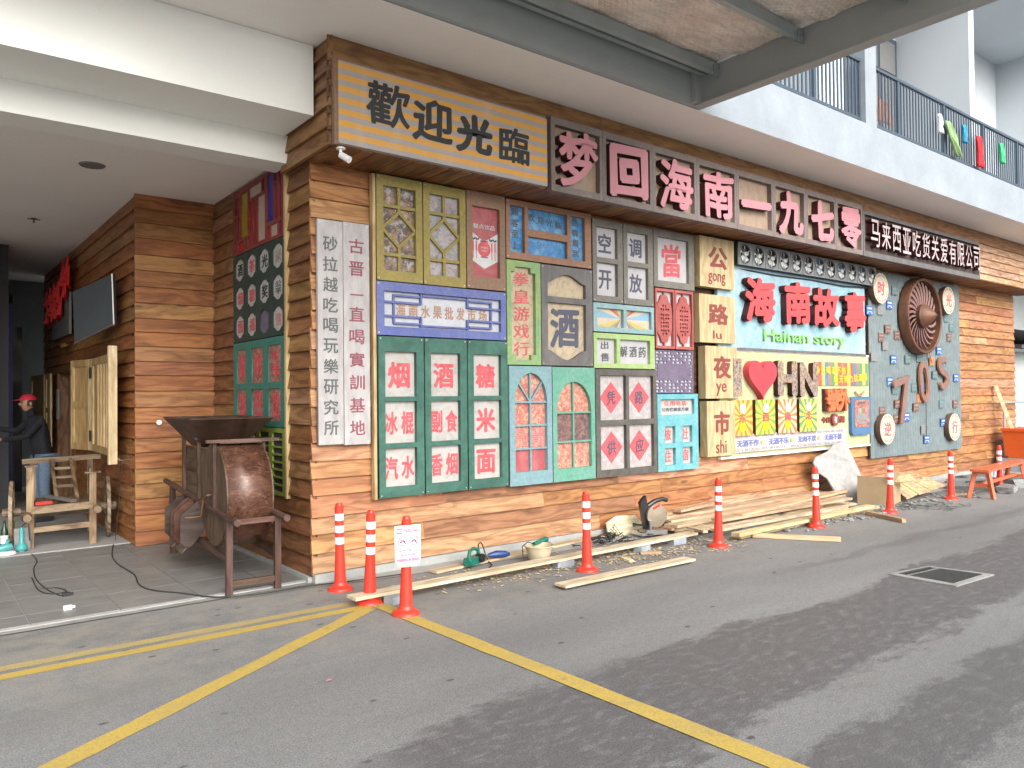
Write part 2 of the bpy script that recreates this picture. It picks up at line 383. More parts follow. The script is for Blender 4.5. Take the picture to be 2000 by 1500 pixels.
def hexa(bm, pts, mi=0):
    """eight corner points: bottom loop then top loop"""
    vs = [bm.verts.new(p) for p in pts]
    for f in ((0, 3, 2, 1), (4, 5, 6, 7), (0, 1, 5, 4), (1, 2, 6, 5), (2, 3, 7, 6), (3, 0, 4, 7)):
        bm.faces.new([vs[i] for i in f]).material_index = mi
    bmesh.ops.recalc_face_normals(bm, faces=bm.faces)
def beam(bm, a, b, w, t, up=(0, 0, 1), mi=0, roll=0):
    a = Vector(a); b = Vector(b); d = (b-a).normalized(); u = Vector(up)
    if abs(d.dot(u)) > .99: u = Vector((0, 1, 0))
    s = d.cross(u).normalized(); u = s.cross(d).normalized()
    if roll: q = Matrix.Rotation(roll, 3, d); s = q @ s; u = q @ u
    pts = [p+s*(w/2*i)+u*(t/2*j) for p in (a, b) for i, j in ((-1, -1), (1, -1), (1, 1), (-1, 1))]
    vs = [bm.verts.new(p) for p in pts]
    for f in ((0, 1, 2, 3), (7, 6, 5, 4), (0, 4, 5, 1), (1, 5, 6, 2), (2, 6, 7, 3), (3, 7, 4, 0)):
        bm.faces.new([vs[i] for i in f]).material_index = mi
def tube(bm, pts, r, n=8, mi=0, cap=True):
    pts = [Vector(p) for p in pts]; rr = r if isinstance(r, (list, tuple)) else [r]*len(pts)
    prev = None; rings = []
    for i, p in enumerate(pts):
        d = (pts[min(i+1, len(pts)-1)]-pts[max(i-1, 0)]).normalized()
        if prev is None:
            s = d.cross(Vector((0, 0, 1)) if abs(d.z) < .9 else Vector((1, 0, 0))).normalized()
        else: s = (prev-d*prev.dot(d)).normalized()
        prev = s; t = d.cross(s)
        rings.append([bm.verts.new(p+(s*math.cos(2*math.pi*k/n)+t*math.sin(2*math.pi*k/n))*rr[i]) for k in range(n)])
    for a, b in zip(rings, rings[1:]):
        for k in range(n): bm.faces.new((a[k], a[(k+1) % n], b[(k+1) % n], b[k])).material_index = mi
    if cap:
        bm.faces.new(rings[0][::-1]).material_index = mi; bm.faces.new(rings[-1]).material_index = mi
def lathe(bm, prof, c=(0, 0, 0), axis='z', n=24, mi=0, cap=True):
    rings = []
    for r, h in prof:
        row = []
        for k in range(n):
            a = 2*math.pi*k/n; p = (r*math.cos(a), r*math.sin(a), h)
            if axis == 'y': p = (p[0], -h, p[1])      # h towards the viewer (-y)
            if axis == 'x': p = (h, p[0], p[1])
            row.append(bm.verts.new(Vector(c)+Vector(p)))
        rings.append(row)
    for a, b in zip(rings, rings[1:]):
        for k in range(n): bm.faces.new((a[k], a[(k+1) % n], b[(k+1) % n], b[k])).material_index = mi
    for rg in (rings[0], rings[-1]):
        if cap and (rg[0].co-rg[n//2].co).length > 1e-4: bm.faces.new(rg).material_index = mi
    bmesh.ops.recalc_face_normals(bm, faces=bm.faces)
DG = None
def curve_mesh(cu, front=None, depth=0., y=0.):
    """filled 2D curve -> mesh in the xz plane, front at local -y"""
    ob = bpy.data.objects.new('tmp', cu); C.objects.link(ob)
    dg = bpy.context.evaluated_depsgraph_get(); me = bpy.data.meshes.new_from_object(ob.evaluated_get(dg))
    bpy.data.objects.remove(ob); bpy.data.curves.remove(cu)
    return me
def slab(name, outer, holes, t, mat, parent, y=0., center=True, color=None):
    """plate with cut-outs; outline points in local (x, z); back at y, front at y-t"""
    cu = bpy.data.curves.new('c', 'CURVE'); cu.dimensions = '2D'; cu.fill_mode = 'BOTH'; cu.extrude = t/2
    for poly in [outer]+holes:
        sp = cu.splines.new('POLY'); sp.points.add(len(poly)-1)
        for p, q in zip(sp.points, poly): p.co = (q[0], q[1], 0, 1)
        sp.use_cyclic_u = True
    me = curve_mesh(cu); me.transform(Matrix(((1, 0, 0, 0), (0, 0, -1, y-t/2), (0, 1, 0, 0), (0, 0, 0, 1))))
    loc = Vector((0, 0, 0))
    if center:
        xs = [p[0] for p in outer]; zs = [p[1] for p in outer]; loc = Vector(((min(xs)+max(xs))/2, 0, (min(zs)+max(zs))/2))
        me.transform(Matrix.Translation(-loc))
    me.name = name; me.materials.clear(); mats(me, mat)
    return link(name, me, parent, loc, color)
def rect(x0, x1, z0, z1): return [(x0, z0), (x1, z0), (x1, z1), (x0, z1)]
def text(parent, body, cx, cz, w, h, mat, y=0., t=.004, bold=.0, name='lettering', rise=0., rot=0., side=None, wob=0.):
    """writing fitted to a w x h box, centre (cx, cz), its back on local y"""
    cu = bpy.data.curves.new('t', 'FONT'); cu.body = body; cu.size = 1; cu.resolution_u = 2 if len(body) > 3 else 4
    cu.align_x = 'CENTER'; cu.extrude = .5
    me = curve_mesh(cu)
    if not len(me.vertices): return None
    if bold:      # thicken the strokes: the glyph repeated round a small circle, each copy a hair deeper
        bm = bmesh.new(); nn_ = 6
        for k in range(nn_):
            m2 = me.copy(); a_ = 2*math.pi*(k+.25)/nn_; m2.transform(Matrix.Translation((bold*math.cos(a_), bold*math.sin(a_), 0)) @ Matrix.Diagonal((1, 1, 1-.0006*k/max(t, .002)*.5, 1)))
            bm.from_mesh(m2); bpy.data.meshes.remove(m2)
        bm.to_mesh(me); bm.free()
    vs = [v.co for v in me.vertices]
    x0, x1 = min(v.x for v in vs), max(v.x for v in vs); z0, z1 = min(v.y for v in vs), max(v.y for v in vs)
    sx = w/(x1-x0) if w else h/(z1-z0); sz = h/(z1-z0) if h else sx
    ca, sa = math.cos(rot), math.sin(rot); ph = random.random()*6
    for v in me.vertices:
        a = (v.co.x-(x0+x1)/2)*sx; b = (v.co.y-(z0+z1)/2)*sz+rise*a; d = -(v.co.z+.5)*t
        if wob: W = w or h; a += wob*W*math.sin(b/W*7+ph); b += wob*W*math.sin(a/W*8+ph*2)
        v.co = Vector((a*ca-b*sa, y+d, a*sa+b*ca))
    me.name = name; me.materials.clear(); mats(me, [mat]+([side] if side else []))
    for p in me.polygons:
        p.material_index = 0 if (not side or abs(p.normal.y) > .9) else 1
    return link(name, me, parent, (cx, 0, cz))
def xbar(parent, a, b, wd, t, mat, y=0., name='mullion'):
    bm = NB(); d = Vector((b[0]-a[0], 0, b[1]-a[1])); L = d.length; d /= L; s = Vector((-d.z, 0, d.x))
    A = Vector((a[0], 0, a[1])); B = Vector((b[0], 0, b[1])); o = s*wd/2; f = Vector((0, -t, 0)); k = Vector((0, y, 0))
    hexa(bm, [A-o+k, B-o+k, B-o+k+f, A-o+k+f, A+o+k, B+o+k, B+o+k+f, A+o+k+f])
    return obj(name, bm, mat, parent, center=True)

class Panel:
    """a framed decorative window hung on a wall: local x to the right, z up, front towards -y.
    u, v are fractions of the panel, v from the top"""
    def __init__(s, name, label, cat, x0, x1, z0, z1, loc, rz=0, t=.065, group=None):
        s.w, s.h, s.t = x1-x0, z1-z0, t
        q = Matrix.Rotation(rz, 3, 'Z') @ Vector((x0, 0, z0))
        s.o = thing(name, label, cat, (loc[0]+q.x, loc[1]+q.y, q.z+loc[2]), rz, group)
    def X(s, u): return u*s.w
    def Z(s, v): return (1-v)*s.h
    def r(s, u0, u1, v0, v1): return rect(s.X(u0), s.X(u1), s.Z(v1), s.Z(v0))
    def pts(s, L): return [(s.X(u), s.Z(v)) for u, v in L]
    def slab(s, outer, holes, mat, name='frame', t=None, y=0.): return slab(name, outer, holes, t or s.t, mat, s.o, y)
    def frame(s, mat, *holes, u0=0., u1=1., v0=0., v1=1., name='frame', g=.003, t=None):
        o = rect(s.X(u0)+g, s.X(u1)-g, s.Z(v1)+g, s.Z(v0)-g)
        return s.slab(o, [h if isinstance(h[0], tuple) else s.r(*h) for h in holes], mat, name, t)
    def pane(s, mat, u0, u1, v0, v1, y=-.012, t=.008, name='pane'):
        bm = NB(); box(bm, s.X(u0), s.X(u1), y-t, y, s.Z(v1), s.Z(v0)); return obj(name, bm, mat, s.o, center=True)
    def bar(s, u0, v0, u1, v1, wd, mat, t=None, y=0., name='mullion'):
        s.k = getattr(s, 'k', 0)+1; t = (t or s.t*.8)+.0011*(s.k % 7)-.003
        return xbar(s.o, (s.X(u0), s.Z(v0)), (s.X(u1), s.Z(v1)), wd, (t or s.t*.8), mat, y, name)
    def text(s, body, u, v, w, h, mat, **k):
        k.setdefault('y', -.0215); k.setdefault('t', .003)
        return text(s.o, body, s.X(u), s.Z(v), w*s.w if w else None, h*s.h if h else None, mat, **k)
    def screws(s, mat='screw', m=.025, y=None):
        bm = NB()
        for x in (m, s.w-m):
            for z in (m, s.h-m): lathe(bm, [(.006, 0), (.006, .004), (0, .005)], (x, -s.t, z), 'y', 8)
        obj('screw', bm, mat, s.o)

TINTS = [(.44, .205, .075), (.37, .155, .052), (.50, .265, .115), (.30, .125, .045), (.52, .29, .14), (.45, .19, .085), (.50, .29, .10), (.40, .18, .065), (.26, .115, .05), (.53, .30, .17)]
def tint(k=1., tl=TINTS):
    c = random.choice(tl); mn = [sum(q[i] for q in tl)/len(tl) for i in range(3)]; c = [a*.6+b*.4 for a, b in zip(c, mn)]; j = random.uniform(.86, 1.08)*k*.88
    return (c[0]*j, c[1]*.97*j*random.uniform(.94, 1.06), c[2]*.95*j*random.uniform(.9, 1.1))
def clapboard(parent, L, z0, z1, courses, skip=(), k=1., tl=TINTS, lens=(1.7, 3.6), ends=None, mat='clad_wood', proud=.042, rows=None):
    """lapped boards, each its own part; local x along the wall, front towards -y, lower lips at y=0"""
    hs = [random.uniform(.9, 1.1) for _ in range(courses)]; sm = sum(hs); z = z0
    for i, h in enumerate(hs):
        h = h/sm*(z1-z0); x = random.uniform(-.02, 0) if ends else 0.; cuts = [x]
        while cuts[-1] < L-.01:
            nx = cuts[-1]+random.uniform(*lens)
            if i % 2 and len(cuts) == 1: nx = cuts[-1]+random.uniform(*lens)*.55
            if nx > L-.5: nx = L
            cuts.append(nx)
        for a, b in zip(cuts, cuts[1:]):
            if any(sx0 <= a and b <= sx1 and sz0 <= z and z+h <= sz1 for sx0, sx1, sz0, sz1 in skip): continue
            segs = [(a, b)]
            for sx0, sx1, sz0, sz1 in skip:
                if z+h*.5 > sz0 and z+h*.5 < sz1:
                    nsegs = []
                    for p, q in segs:
                        if q <= sx0 or p >= sx1: nsegs.append((p, q))
                        else:
                            if p < sx0: nsegs.append((p, sx0))
                            if q > sx1: nsegs.append((sx1, q))
                    segs = nsegs
            for p, q in segs:
                if q-p < .03: continue
                bm = NB(); tw = random.uniform(-.005, .005); p += .0015; q -= .0015; dz = random.uniform(-.004, .004)
                top = z+h+.012; j0, j1 = random.uniform(-.004, .004), random.uniform(-.004, .004)
                hexa(bm, [(p, 0+tw, z+dz+j0), (q, 0-tw, z+dz+j1), (q, proud, z+dz+j1), (p, proud, z+dz+j0), (p, proud-.010, top), (q, proud-.010, top), (q, proud+.004, top), (p, proud+.004, top)])
                o = obj('board', bm, mat, parent, center=True, color=tint(k, tl))
        z += h

# ============================================================ the setting
def sbox(name, x0, x1, y0, y1, z0, z1, mat, parent=None, kind='structure'):
    bm = NB(); box(bm, x0, x1, y0, y1, z0, z1); o = obj(name, bm, mat, parent)
    if parent is None: tag(o, kind=kind)
    return o
bm = NB(); box(bm, -150, 150, -150, 150, -.5, 0); tag(obj('road', bm, 'asphalt'), kind='structure')
# yellow lines painted on the road
def line(a, b, wd, mat, z=.002, n=24):
    a = Vector((*a, 0)); b = Vector((*b, 0)); d = (b-a).normalized(); s = Vector((-d.y, d.x, 0)); bm = NB(); L = []
    for i in range(n+1):
        p = a.lerp(b, i/n); L.append([bm.verts.new(p+s*(wd/2+random.uniform(-.006, .006))*k+Vector((0, 0, z))) for k in (-1, 1)])
    for p, q in zip(L, L[1:]): bm.faces.new((p[0], q[0], q[1], p[1]))
    bmesh.ops.recalc_face_normals(bm, faces=bm.faces)
    for f in bm.faces:
        if f.normal.z < 0: f.normal_flip()
    return tag(obj('road_marking', bm, mat), kind='structure')
line((-6, 5.78), (2.86, 5.735), .11, 'yellow_faded')
line((-6, 5.60), (2.95, 5.56), .11, 'yellow_paint')
line((.10, 3.78), (2.98, 5.555), .13, 'yellow_paint', .0035)
line((2.99, 5.60), (3.16, -1.5), .13, 'yellow_paint', .005)
# kerb under the wall, dusty concrete apron, paved floor of the passage
bm = NB(); box(bm, 2.90, 19.6, 6.53, 6.60, 0, .078); tag(obj('kerb', bm, 'kerb_concrete'), kind='structure')
sbox('kerb', 2.865, 2.93, 6.605, 9.40, 0, .05, 'kerb_concrete')
bm = NB()
vs = [bm.verts.new(p) for p in ((2.9, 6.53, .004), (3.3, 6.32, .004), (5, 6.2, .004), (8, 6.05, .004), (13, 5.75, .004), (20, 5.6, .004), (20, 6.53, .004))]
bm.faces.new(vs); bmesh.ops.recalc_face_normals(bm, faces=bm.faces)
for f in bm.faces:
    if f.normal.z < 0: f.normal_flip()
tag(obj('pavement', bm, 'screed'), kind='structure')
line((-6, 6.585), (2.1, 6.575), .085, 'strip_concrete', .010)
line((2.1, 6.575), (2.9, 6.56), .05, 'strip_concrete', .007)
sbox('interior_floor', -8, 2.95, 9.72, 26, 0, .03, 'screed')
fl = thing('tiled_floor', None, None, (-1.70, 6.68, 0)); tag(fl, kind='structure'); del_ = None
bm = NB(); box(bm, -.62, 4.62, -.03, 3.04, .0, .012); obj('grout_bed', bm, 'grout', fl)
bm = NB(); box(bm, -.298, .298, -.148, .148, 0, .019); tm = bpy.data.meshes.new('floor_tile'); bm.to_mesh(tm); bm.free(); mats(tm, 'floor_tile')
for i in range(-1, 8):
    for j in range(10):
        if i < 0 and j < 0: continue
        o = link('floor_tile', tm, fl, (i*.605+.33, j*.302+.152, random.uniform(0, .0015)))

# ------------------------------------------------------------ building above
bd = thing('apartment_building', 'white rendered upper storey with railed balconies over the timber shopfront', 'building')
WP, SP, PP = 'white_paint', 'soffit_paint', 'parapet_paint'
def bbx(name, x0, x1, y0, y1, z0, z1, mat): return sbox(name, x0, x1, y0, y1, z0, z1, mat, bd)
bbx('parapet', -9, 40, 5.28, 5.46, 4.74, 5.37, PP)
bbx('soffit', -9, 40, 5.462, 9.5, 4.742, 4.90, SP)
bbx('soffit_edge', -9, 40, 5.283, 5.461, 4.7375, 4.7395, SP)
bbx('soffit', -9, 2.825, 6.338, 7.0, 4.125, 4.738, WP)
bbx('ceiling_beam', -9, 2.88, 7.0, 7.35, 3.87, 4.736, WP)
bbx('soffit', -9, 3.3, 7.352, 27, 3.985, 4.3, SP)
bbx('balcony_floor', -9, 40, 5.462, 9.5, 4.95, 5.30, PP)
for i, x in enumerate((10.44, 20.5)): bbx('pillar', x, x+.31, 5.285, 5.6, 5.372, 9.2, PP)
bbx('back_wall', 6, 40, 6.9, 7.1, 5.3, 9.4, 'wall_paint')
bbx('partition_wall', 14.80, 15.02, 5.62, 6.9, 5.302, 9.1, 'wall_paint')
bbx('partition_wall', 19.6, 19.8, 5.62, 6.9, 5.302, 9.1, 'wall_paint')
bbx('balcony_ceiling', 6, 40, 5.3, 6.9, 9.1, 9.4, 'wall_paint')
bbx('partition_wall', 9.6, 9.8, 5.62, 6.9, 5.302, 9.1, 'wall_paint')
# window at the back of the balcony
wn = bbx('window', 13.30, 14.78, 6.87, 6.899, 5.6, 8.3, 'rail_grey')
for a, b, c, d in ((13.40, 14.0, 7.62, 8.2), (14.10, 14.68, 7.62, 8.2), (13.4, 14.0, 5.7, 7.5), (14.1, 14.68, 5.7, 7.5)):
    sbox('glass_pane', a, b, 6.855, 6.868, c, d, 'lamp_glass', wn)
# railings: each bar a part of its railing
bmm = NB(); box(bmm, -.014, .014, -.007, .007, 5.46, 6.24); rb = bpy.data.meshes.new('bar'); bmm.to_mesh(rb); bmm.free(); mats(rb, 'rail_grey')
for x0, x1, lab in ((6.95, 10.42, 'dark grey steel balcony railing left of the white pillar'), (10.77, 20.45, 'long dark grey balcony railing with laundry right of the white pillar')):
    ra = thing('balcony_railing', lab, 'railing', (x0, 5.36, 0), group='steel railings of the upper balcony')
    bm = NB(); box(bm, 0, x1-x0, -.025, .025, 6.24, 6.28); obj('top_rail', bm, 'rail_grey', ra)
    bm = NB(); box(bm, 0, x1-x0, -.02, .02, 5.42, 5.46); obj('bottom_rail', bm, 'rail_grey', ra)
    n = int((x1-x0)/.096)
    for i in range(n+1):
        if i % 16 == 8:
            bm = NB(); box(bm, -.03, .03, -.018, .018, 5.372, 6.24); p = obj('post', bm, 'rail_grey', ra); p.location = (i*.096, 0, 0)
        else: link('bar', rb, ra, (i*.096+.01, 0, 0))
def cloth(name, lab, cat, x, z, w, h, mat, y=5.31, taper=.5, lean=0.):
    bm = NB(); nx, nz = 9, 8; g = []
    for j in range(nz+1):
        t = j/nz; ww = w*(1-taper*abs(t-.45)*1.3)
        g.append([bm.verts.new((x+(i/nx-.5)*ww+lean*t, y-.02-.03*math.sin(i*1.9+t*3)-.03*t, z-h*t-.03*h*math.sin(i*2.3))) for i in range(nx+1)])
    for a, b in zip(g, g[1:]):
        for i in range(nx): bm.faces.new((a[i], a[i+1], b[i+1], b[i]))
    o = obj(name, bm, mat, smooth=True); md = o.modifiers.new('s', 'SOLIDIFY'); md.thickness = .008; return tag(o, lab, cat)
cloth('hanging_cloth', 'pale green cloth hanging over the balcony railing', 'cloth', 13.05, 5.95, .38, .50, 'cloth_green', lean=.35, taper=.9)
cloth('hanging_cloth', 'bright red cloth hanging from the balcony railing', 'cloth', 14.25, 5.95, .24, .52, 'cloth_red', taper=.2)
cloth('plastic_bag', 'green plastic bag tied to the balcony railing', 'bag', 15.2, 6.02, .22, .36, 'bag_green', taper=.7)
cloth('plastic_bag', 'white bag hanging left of the pale green cloth', 'bag', 12.75, 6.0, .14, .30, 'cloth_white', taper=.5)
cloth('hanging_cloth', 'small blue cloth hanging between green and red cloths', 'cloth', 13.65, 6.02, .16, .3, 'cloth_blue', taper=.4)
cloth('hanging_cloth', 'brown cloth drying inside the balcony railing', 'cloth', 11.55, 6.05, .5, .36, 'cloth_brown', y=5.62, taper=.1)
cloth('hanging_cloth', 'white cloth drying below the brown one on the balcony', 'cloth', 11.6, 5.66, .6, .34, 'cloth_white', y=5.70, taper=.1)

# ------------------------------------------------------------ canopy
cn = thing('entrance_canopy', 'grey steel framed canopy lined with crinkled foil insulation', 'canopy', (0, 0, 0))
def cb(name, x0, x1, y0, y1, z0, z1, mat='steel_grey'): return sbox(name, x0, x1, y0, y1, z0, z1, mat, cn)
cb('edge_beam', 6.70, 6.712, 1.4, 5.27, 4.76, 5.12); cb('beam_flange', 6.66, 6.80, 1.4, 5.272, 4.742, 4.757)
cb('wall_beam', 1.2, 6.66, 5.23, 5.276, 4.745, 5.10)
bm = NB(); box(bm, 6.60, 6.72, 5.17, 5.228, 4.76, 5.10)
obj('end_plate', bm, 'steel_grey', cn)
for y in (4.98, 4.02, 3.06, 2.10):
    bm = NB(); box(bm, 1.2, 6.695, y-.03, y+.03, 5.005, 5.012); box(bm, 1.2, 6.695, y-.03, y-.024, 5.013, 5.11); box(bm, 1.2, 6.695, y-.024, y+.03, 5.104, 5.111)
    obj('purlin', bm, 'galvanised', cn)
    bm = NB(); box(bm, 6.62, 6.694, y-.045, y-.034, 4.96, 5.09)
    for q in (4.985, 5.06): lathe(bm, [(.012, 0), (.012, .012), (0, .012)], (6.66, y-.045, q), 'y', 6)
    obj('cleat', bm, 'galvanised', cn)
bm = NB(); box(bm, 1.2, 6.695, 5.10, 5.16, 5.04, 5.048); box(bm, 1.2, 6.695, 5.10, 5.106, 5.049, 5.14)
obj('purlin', bm, 'galvanised', cn)
bm = NB(); n1, n2 = 90, 60; g = []
for i in range(n1+1):
    x = 1.2+5.49*i/n1
    g.append([bm.verts.new((x, 1.5+3.7*j/n2, 5.135+.012*math.sin(x*9+j*.9)+random.uniform(-.007, .007)-.03*abs(math.sin(math.pi*(1.5+3.7*j/n2-.18)/.96)))) for j in range(n2+1)])
for a, b in zip(g, g[1:]):
    for j in range(n2): bm.faces.new((a[j], a[j+1], b[j+1], b[j]))
obj('insulation_foil', bm, 'foil', cn, smooth=True)
cb('roof_sheet', 1.2, 6.85, 1.45, 5.27, 5.19, 5.22, 'galvanised')

# ------------------------------------------------------------ timber shopfront
BK = 'old_red'
wl = thing('timber_front_wall', 'long shopfront wall clad in overlapping orange brown timber boards', 'wall', (2.90, 6.556, 0))
clapboard(wl, 16.52, .078, 3.80, 22, skip=((.75, 5.1, .9, 3.6), (5.2, 9.8, 1.0, 3.6), (10.1, 13.3, .75, 3.6)), ends=1)
bm = NB(); box(bm, .03, 16.5, .038, .30, .05, 3.9); obj('backing', bm, 'dark_wood_h', wl, color=(.1, .05, .03))
sw = thing('timber_side_wall', 'board clad return wall of the shopfront behind the old windows', 'wall', (2.90, 9.38, 0), R(-90))
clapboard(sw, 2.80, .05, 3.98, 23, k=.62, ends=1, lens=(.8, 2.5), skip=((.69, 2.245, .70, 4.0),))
bm = NB(); box(bm, .03, 2.765, .037, .28, .03, 3.98); obj('backing', bm, 'dark_wood_h', sw, color=(.08, .04, .02))
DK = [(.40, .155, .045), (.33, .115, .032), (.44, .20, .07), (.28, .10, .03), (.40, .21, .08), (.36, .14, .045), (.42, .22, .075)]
bw = thing('timber_recess_wall', 'board clad back wall of the recess behind the old wooden machine', 'wall', (2.055, 9.40, 0))
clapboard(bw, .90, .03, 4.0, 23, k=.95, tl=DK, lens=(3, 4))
bm = NB(); box(bm, .03, .9, .037, .3, .03, 4.0); obj('backing', bm, 'dark_wood_h', bw, color=(.08, .04, .02))
lw = thing('timber_passage_wall', 'board clad passage wall carrying the television and wooden shutters', 'wall', (2.06, 16.6, 0), R(-90))
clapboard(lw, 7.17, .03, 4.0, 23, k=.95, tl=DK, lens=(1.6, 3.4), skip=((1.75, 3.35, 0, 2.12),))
bm = NB()
for a, b, c, d in ((0.03, 1.74, .03, 4.), (3.36, 7.145, .03, 4.), (1.74, 3.36, 2.13, 4.)): box(bm, a, b, .037, .25, c, d)
obj('backing', bm, 'dark_wood_h', lw, color=(.06, .03, .02))
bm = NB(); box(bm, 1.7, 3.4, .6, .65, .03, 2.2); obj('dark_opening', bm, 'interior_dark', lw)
bm = NB(); box(bm, 1.75, 1.85, -.02, .25, .03, 2.12); box(bm, 3.25, 3.35, -.02, .25, .03, 2.12); box(bm, 1.70, 3.40, -.03, .25, 2.122, 2.22); box(bm, 2.45, 2.52, .05, .2, .03, 2.12)
obj('door_frame', bm, 'dark_wood', lw, color=(.24, .12, .05))

# fascia box carrying the big signs
fs = thing('timber_fascia', 'projecting board clad fascia box above the decorated shopfront', 'fascia', (2.83, 6.045, 0))
WT = [(.27, .135, .05), (.31, .155, .06), (.22, .105, .04), (.34, .175, .07), (.29, .165, .075)]
clapboard(fs, 16.93, 4.515, 4.735, 1, tl=WT, lens=(1.8, 3.6), proud=.03)
fr = thing('timber_fascia_end', None, None); bpy.data.objects.remove(fr)
clapboard(fs, .42, 3.80, 4.515, 5, tl=WT, lens=(2, 3), k=.5)
ctl = [(.56, .36, .22), (.52, .31, .18), (.60, .42, .30), (.50, .33, .20)]
random.seed(11)
h0 = len(bpy.data.objects)
xs = thing('tmp', None, None); xs.parent = fs; xs.location = (13.18, 0, 0)
clapboard(xs, 3.75, 3.80, 4.515, 5, tl=ctl, lens=(.9, 1.8))
for ch in list(xs.children): ch.parent = fs; ch.location.x += 13.18
bpy.data.objects.remove(xs)
bm = NB(); box(bm, .03, 16.9, .036, .6, 3.83, 4.738); obj('backing', bm, 'dark_wood_h', fs, color=(.1, .05, .03))
# boards on the fascia's end, facing the passage
xs = thing('tmp', None, None); xs.location = (2.83, 7.12, 0); xs.rotation_euler = (0, 0, R(-90))
clapboard(xs, 1.07, 3.80, 4.735, 6, tl=WT, lens=(2, 3), k=.95)
for ch in list(xs.children):
    ch.parent = fs; v = Matrix.Rotation(R(-90), 3, 'Z') @ ch.location; ch.location = (v.x, v.y+7.12-6.045, v.z); ch.rotation_euler = (0, 0, R(-90))
bpy.data.objects.remove(xs)
bm = NB(); box(bm, .036, .2, .2, 1.07, 3.83, 4.738); obj('backing', bm, 'dark_wood_h', fs, color=(.1, .05, .03))
# soffit planks run front to back
ps = []
for k in range(6):
    bm = NB(); box(bm, 0, random.uniform(.118, .130), 0, .555, 0, .022); me = bpy.data.meshes.new('soffit_plank'); bm.to_mesh(me); bm.free(); mats(me, 'dark_wood_y'); ps.append(me)
x = .035; i = 0
while x < 16.8:
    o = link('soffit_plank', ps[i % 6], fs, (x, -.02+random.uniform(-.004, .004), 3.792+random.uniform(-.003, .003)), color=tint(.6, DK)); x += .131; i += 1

# ============================================================ decorated windows and signs on the wall
random.seed(21)
WL = (0, 6.548, 0)
def P1(name, label, cat, x0, x1, z0, z1, **k): return Panel(name, label, cat, x0, x1, z0, z1, WL, **k)
# batten along the left edge of the window wall
bm = NB(); box(bm, 3.475, 3.505, 6.49, 6.548, .70, 3.77); tag(obj('timber_batten', bm, 'pale_wood_v', center=True, color=(.42, .30, .15)), 'upright pale batten along the left edge of the window display', 'batten')

def lozenge_door(x0, x1, label):
    p = P1('olive_shutter', label, 'shutter', x0, x1, 2.765, 3.775, group='olive window shutters')
    a, b, c, d = .15, .85, .10, .90
    p.frame('olive', (a, b, c, d))
    p.pane('p_photo' if x0 < 4 else 'p_photo2', a, b, c, d)
    bw = .030
    p.bar(.5, c, .5, .335, bw, 'olive'); p.bar(.5, .665, .5, d, bw, 'olive')
    p.bar(a, .285, b, .285, bw, 'olive'); p.bar(a, .745, b, .745, bw, 'olive')
    for q in ((a-.01, .50, .5, .335), (.5, .335, b+.01, .50), (b+.01, .50, .5, .665), (.5, .665, a-.01, .50)): p.bar(*q, bw, 'olive', t=.049)
    p.screws()
lozenge_door(3.510, 4.020, 'leftmost olive green shutter with a diamond lattice over a printed portrait')
lozenge_door(4.026, 4.538, 'olive green shutter with diamond lattice beside the red poster window')

p = P1('brown_window', 'brown framed window showing a red and white lantern poster', 'window', 4.545, 5.050, 2.770, 3.785)
p.frame('mid_brown', (.15, .85, .15, .87)); p.pane('p_red', .15, .85, .15, .87)
y = -.021
slab('poster_field', p.pts([(.15, .40), (.5, .50), (.85, .40), (.85, .69), (.5, .78), (.15, .69)]), [], .002, 'ink_white', p.o, y)
bm = NB(); lathe(bm, [(.082, 0), (.082, .003), (0, .003)], (p.X(.5), -.023, p.Z(.575)), 'y', 24); o = obj('lantern', bm, 'ink_red', p.o)
bm = NB(); box(bm, p.X(.40), p.X(.60), -.027, -.023, p.Z(.50), p.Z(.49)); box(bm, p.X(.41), p.X(.59), -.027, -.023, p.Z(.665), p.Z(.655)); obj('lantern_cap', bm, 'charcoal', p.o)
bm = NB()
for u in (.22, .30, .70, .78): box(bm, p.X(u)-.007, p.X(u)+.007, -.026, -.023, p.Z(.60), p.Z(.50)); box(bm, p.X(u)-.003, p.X(u)+.003, -.026, -.023, p.Z(.68), p.Z(.60))
obj('tassel', bm, 'ink_red', p.o)
bm = NB()
for sx in (-1, 1):
    for k in range(4): hexa(bm, [Vector((p.X(.5+sx*(.13+.05*k)), yy, p.Z(.47+.012*(k % 2))+zz)) for yy, zz in ((-.026, -.008), (-.023, -.008), (-.023, .012), (-.026, .012))]+[Vector((p.X(.5+sx*(.17+.05*k)), yy, p.Z(.485-.012*(k % 2))+zz)) for yy, zz in ((-.026, -.008), (-.023, -.008), (-.023, .010), (-.026, .010))])
obj('bamboo_leaf', bm, 'bottle_green', p.o)
p.text('糕点饮品', .5, .345, .56, .05, 'ink_white', y=-.022, bold=.01)
p.text('HAINAN', .5, .56, .17, .022, 'ink_white', y=-.027, t=.002); p.text('STORY', .5, .595, .15, .022, 'ink_white', y=-.027, t=.002)
p.screws()

p = P1('orange_window', 'orange brown window with blue water panes and grey writing', 'window', 5.058, 6.318, 3.130, 3.775)
hs = [(.045, .205, .10, .88), (.245, .70, .10, .46), (.245, .70, .58, .88), (.745, .92, .10, .88)]
p.frame('orange_brown', *hs)
for h in hs: p.pane('p_water', *h)
for i, c in enumerate('顾客至上'): p.text(c, .125, .19+.185*i, .075, .13, 'ink_grey', bold=.01, name='character')
for i, c in enumerate('欢迎光临'): p.text(c, .31+.105*i, .24+.015*i, .075, .13, 'ink_grey', bold=.01, name='character')
for i, c in enumerate('热情周到'): p.text(c, .83, .19+.185*i, .075, .13, 'ink_grey', bold=.01, name='character')
p.screws()

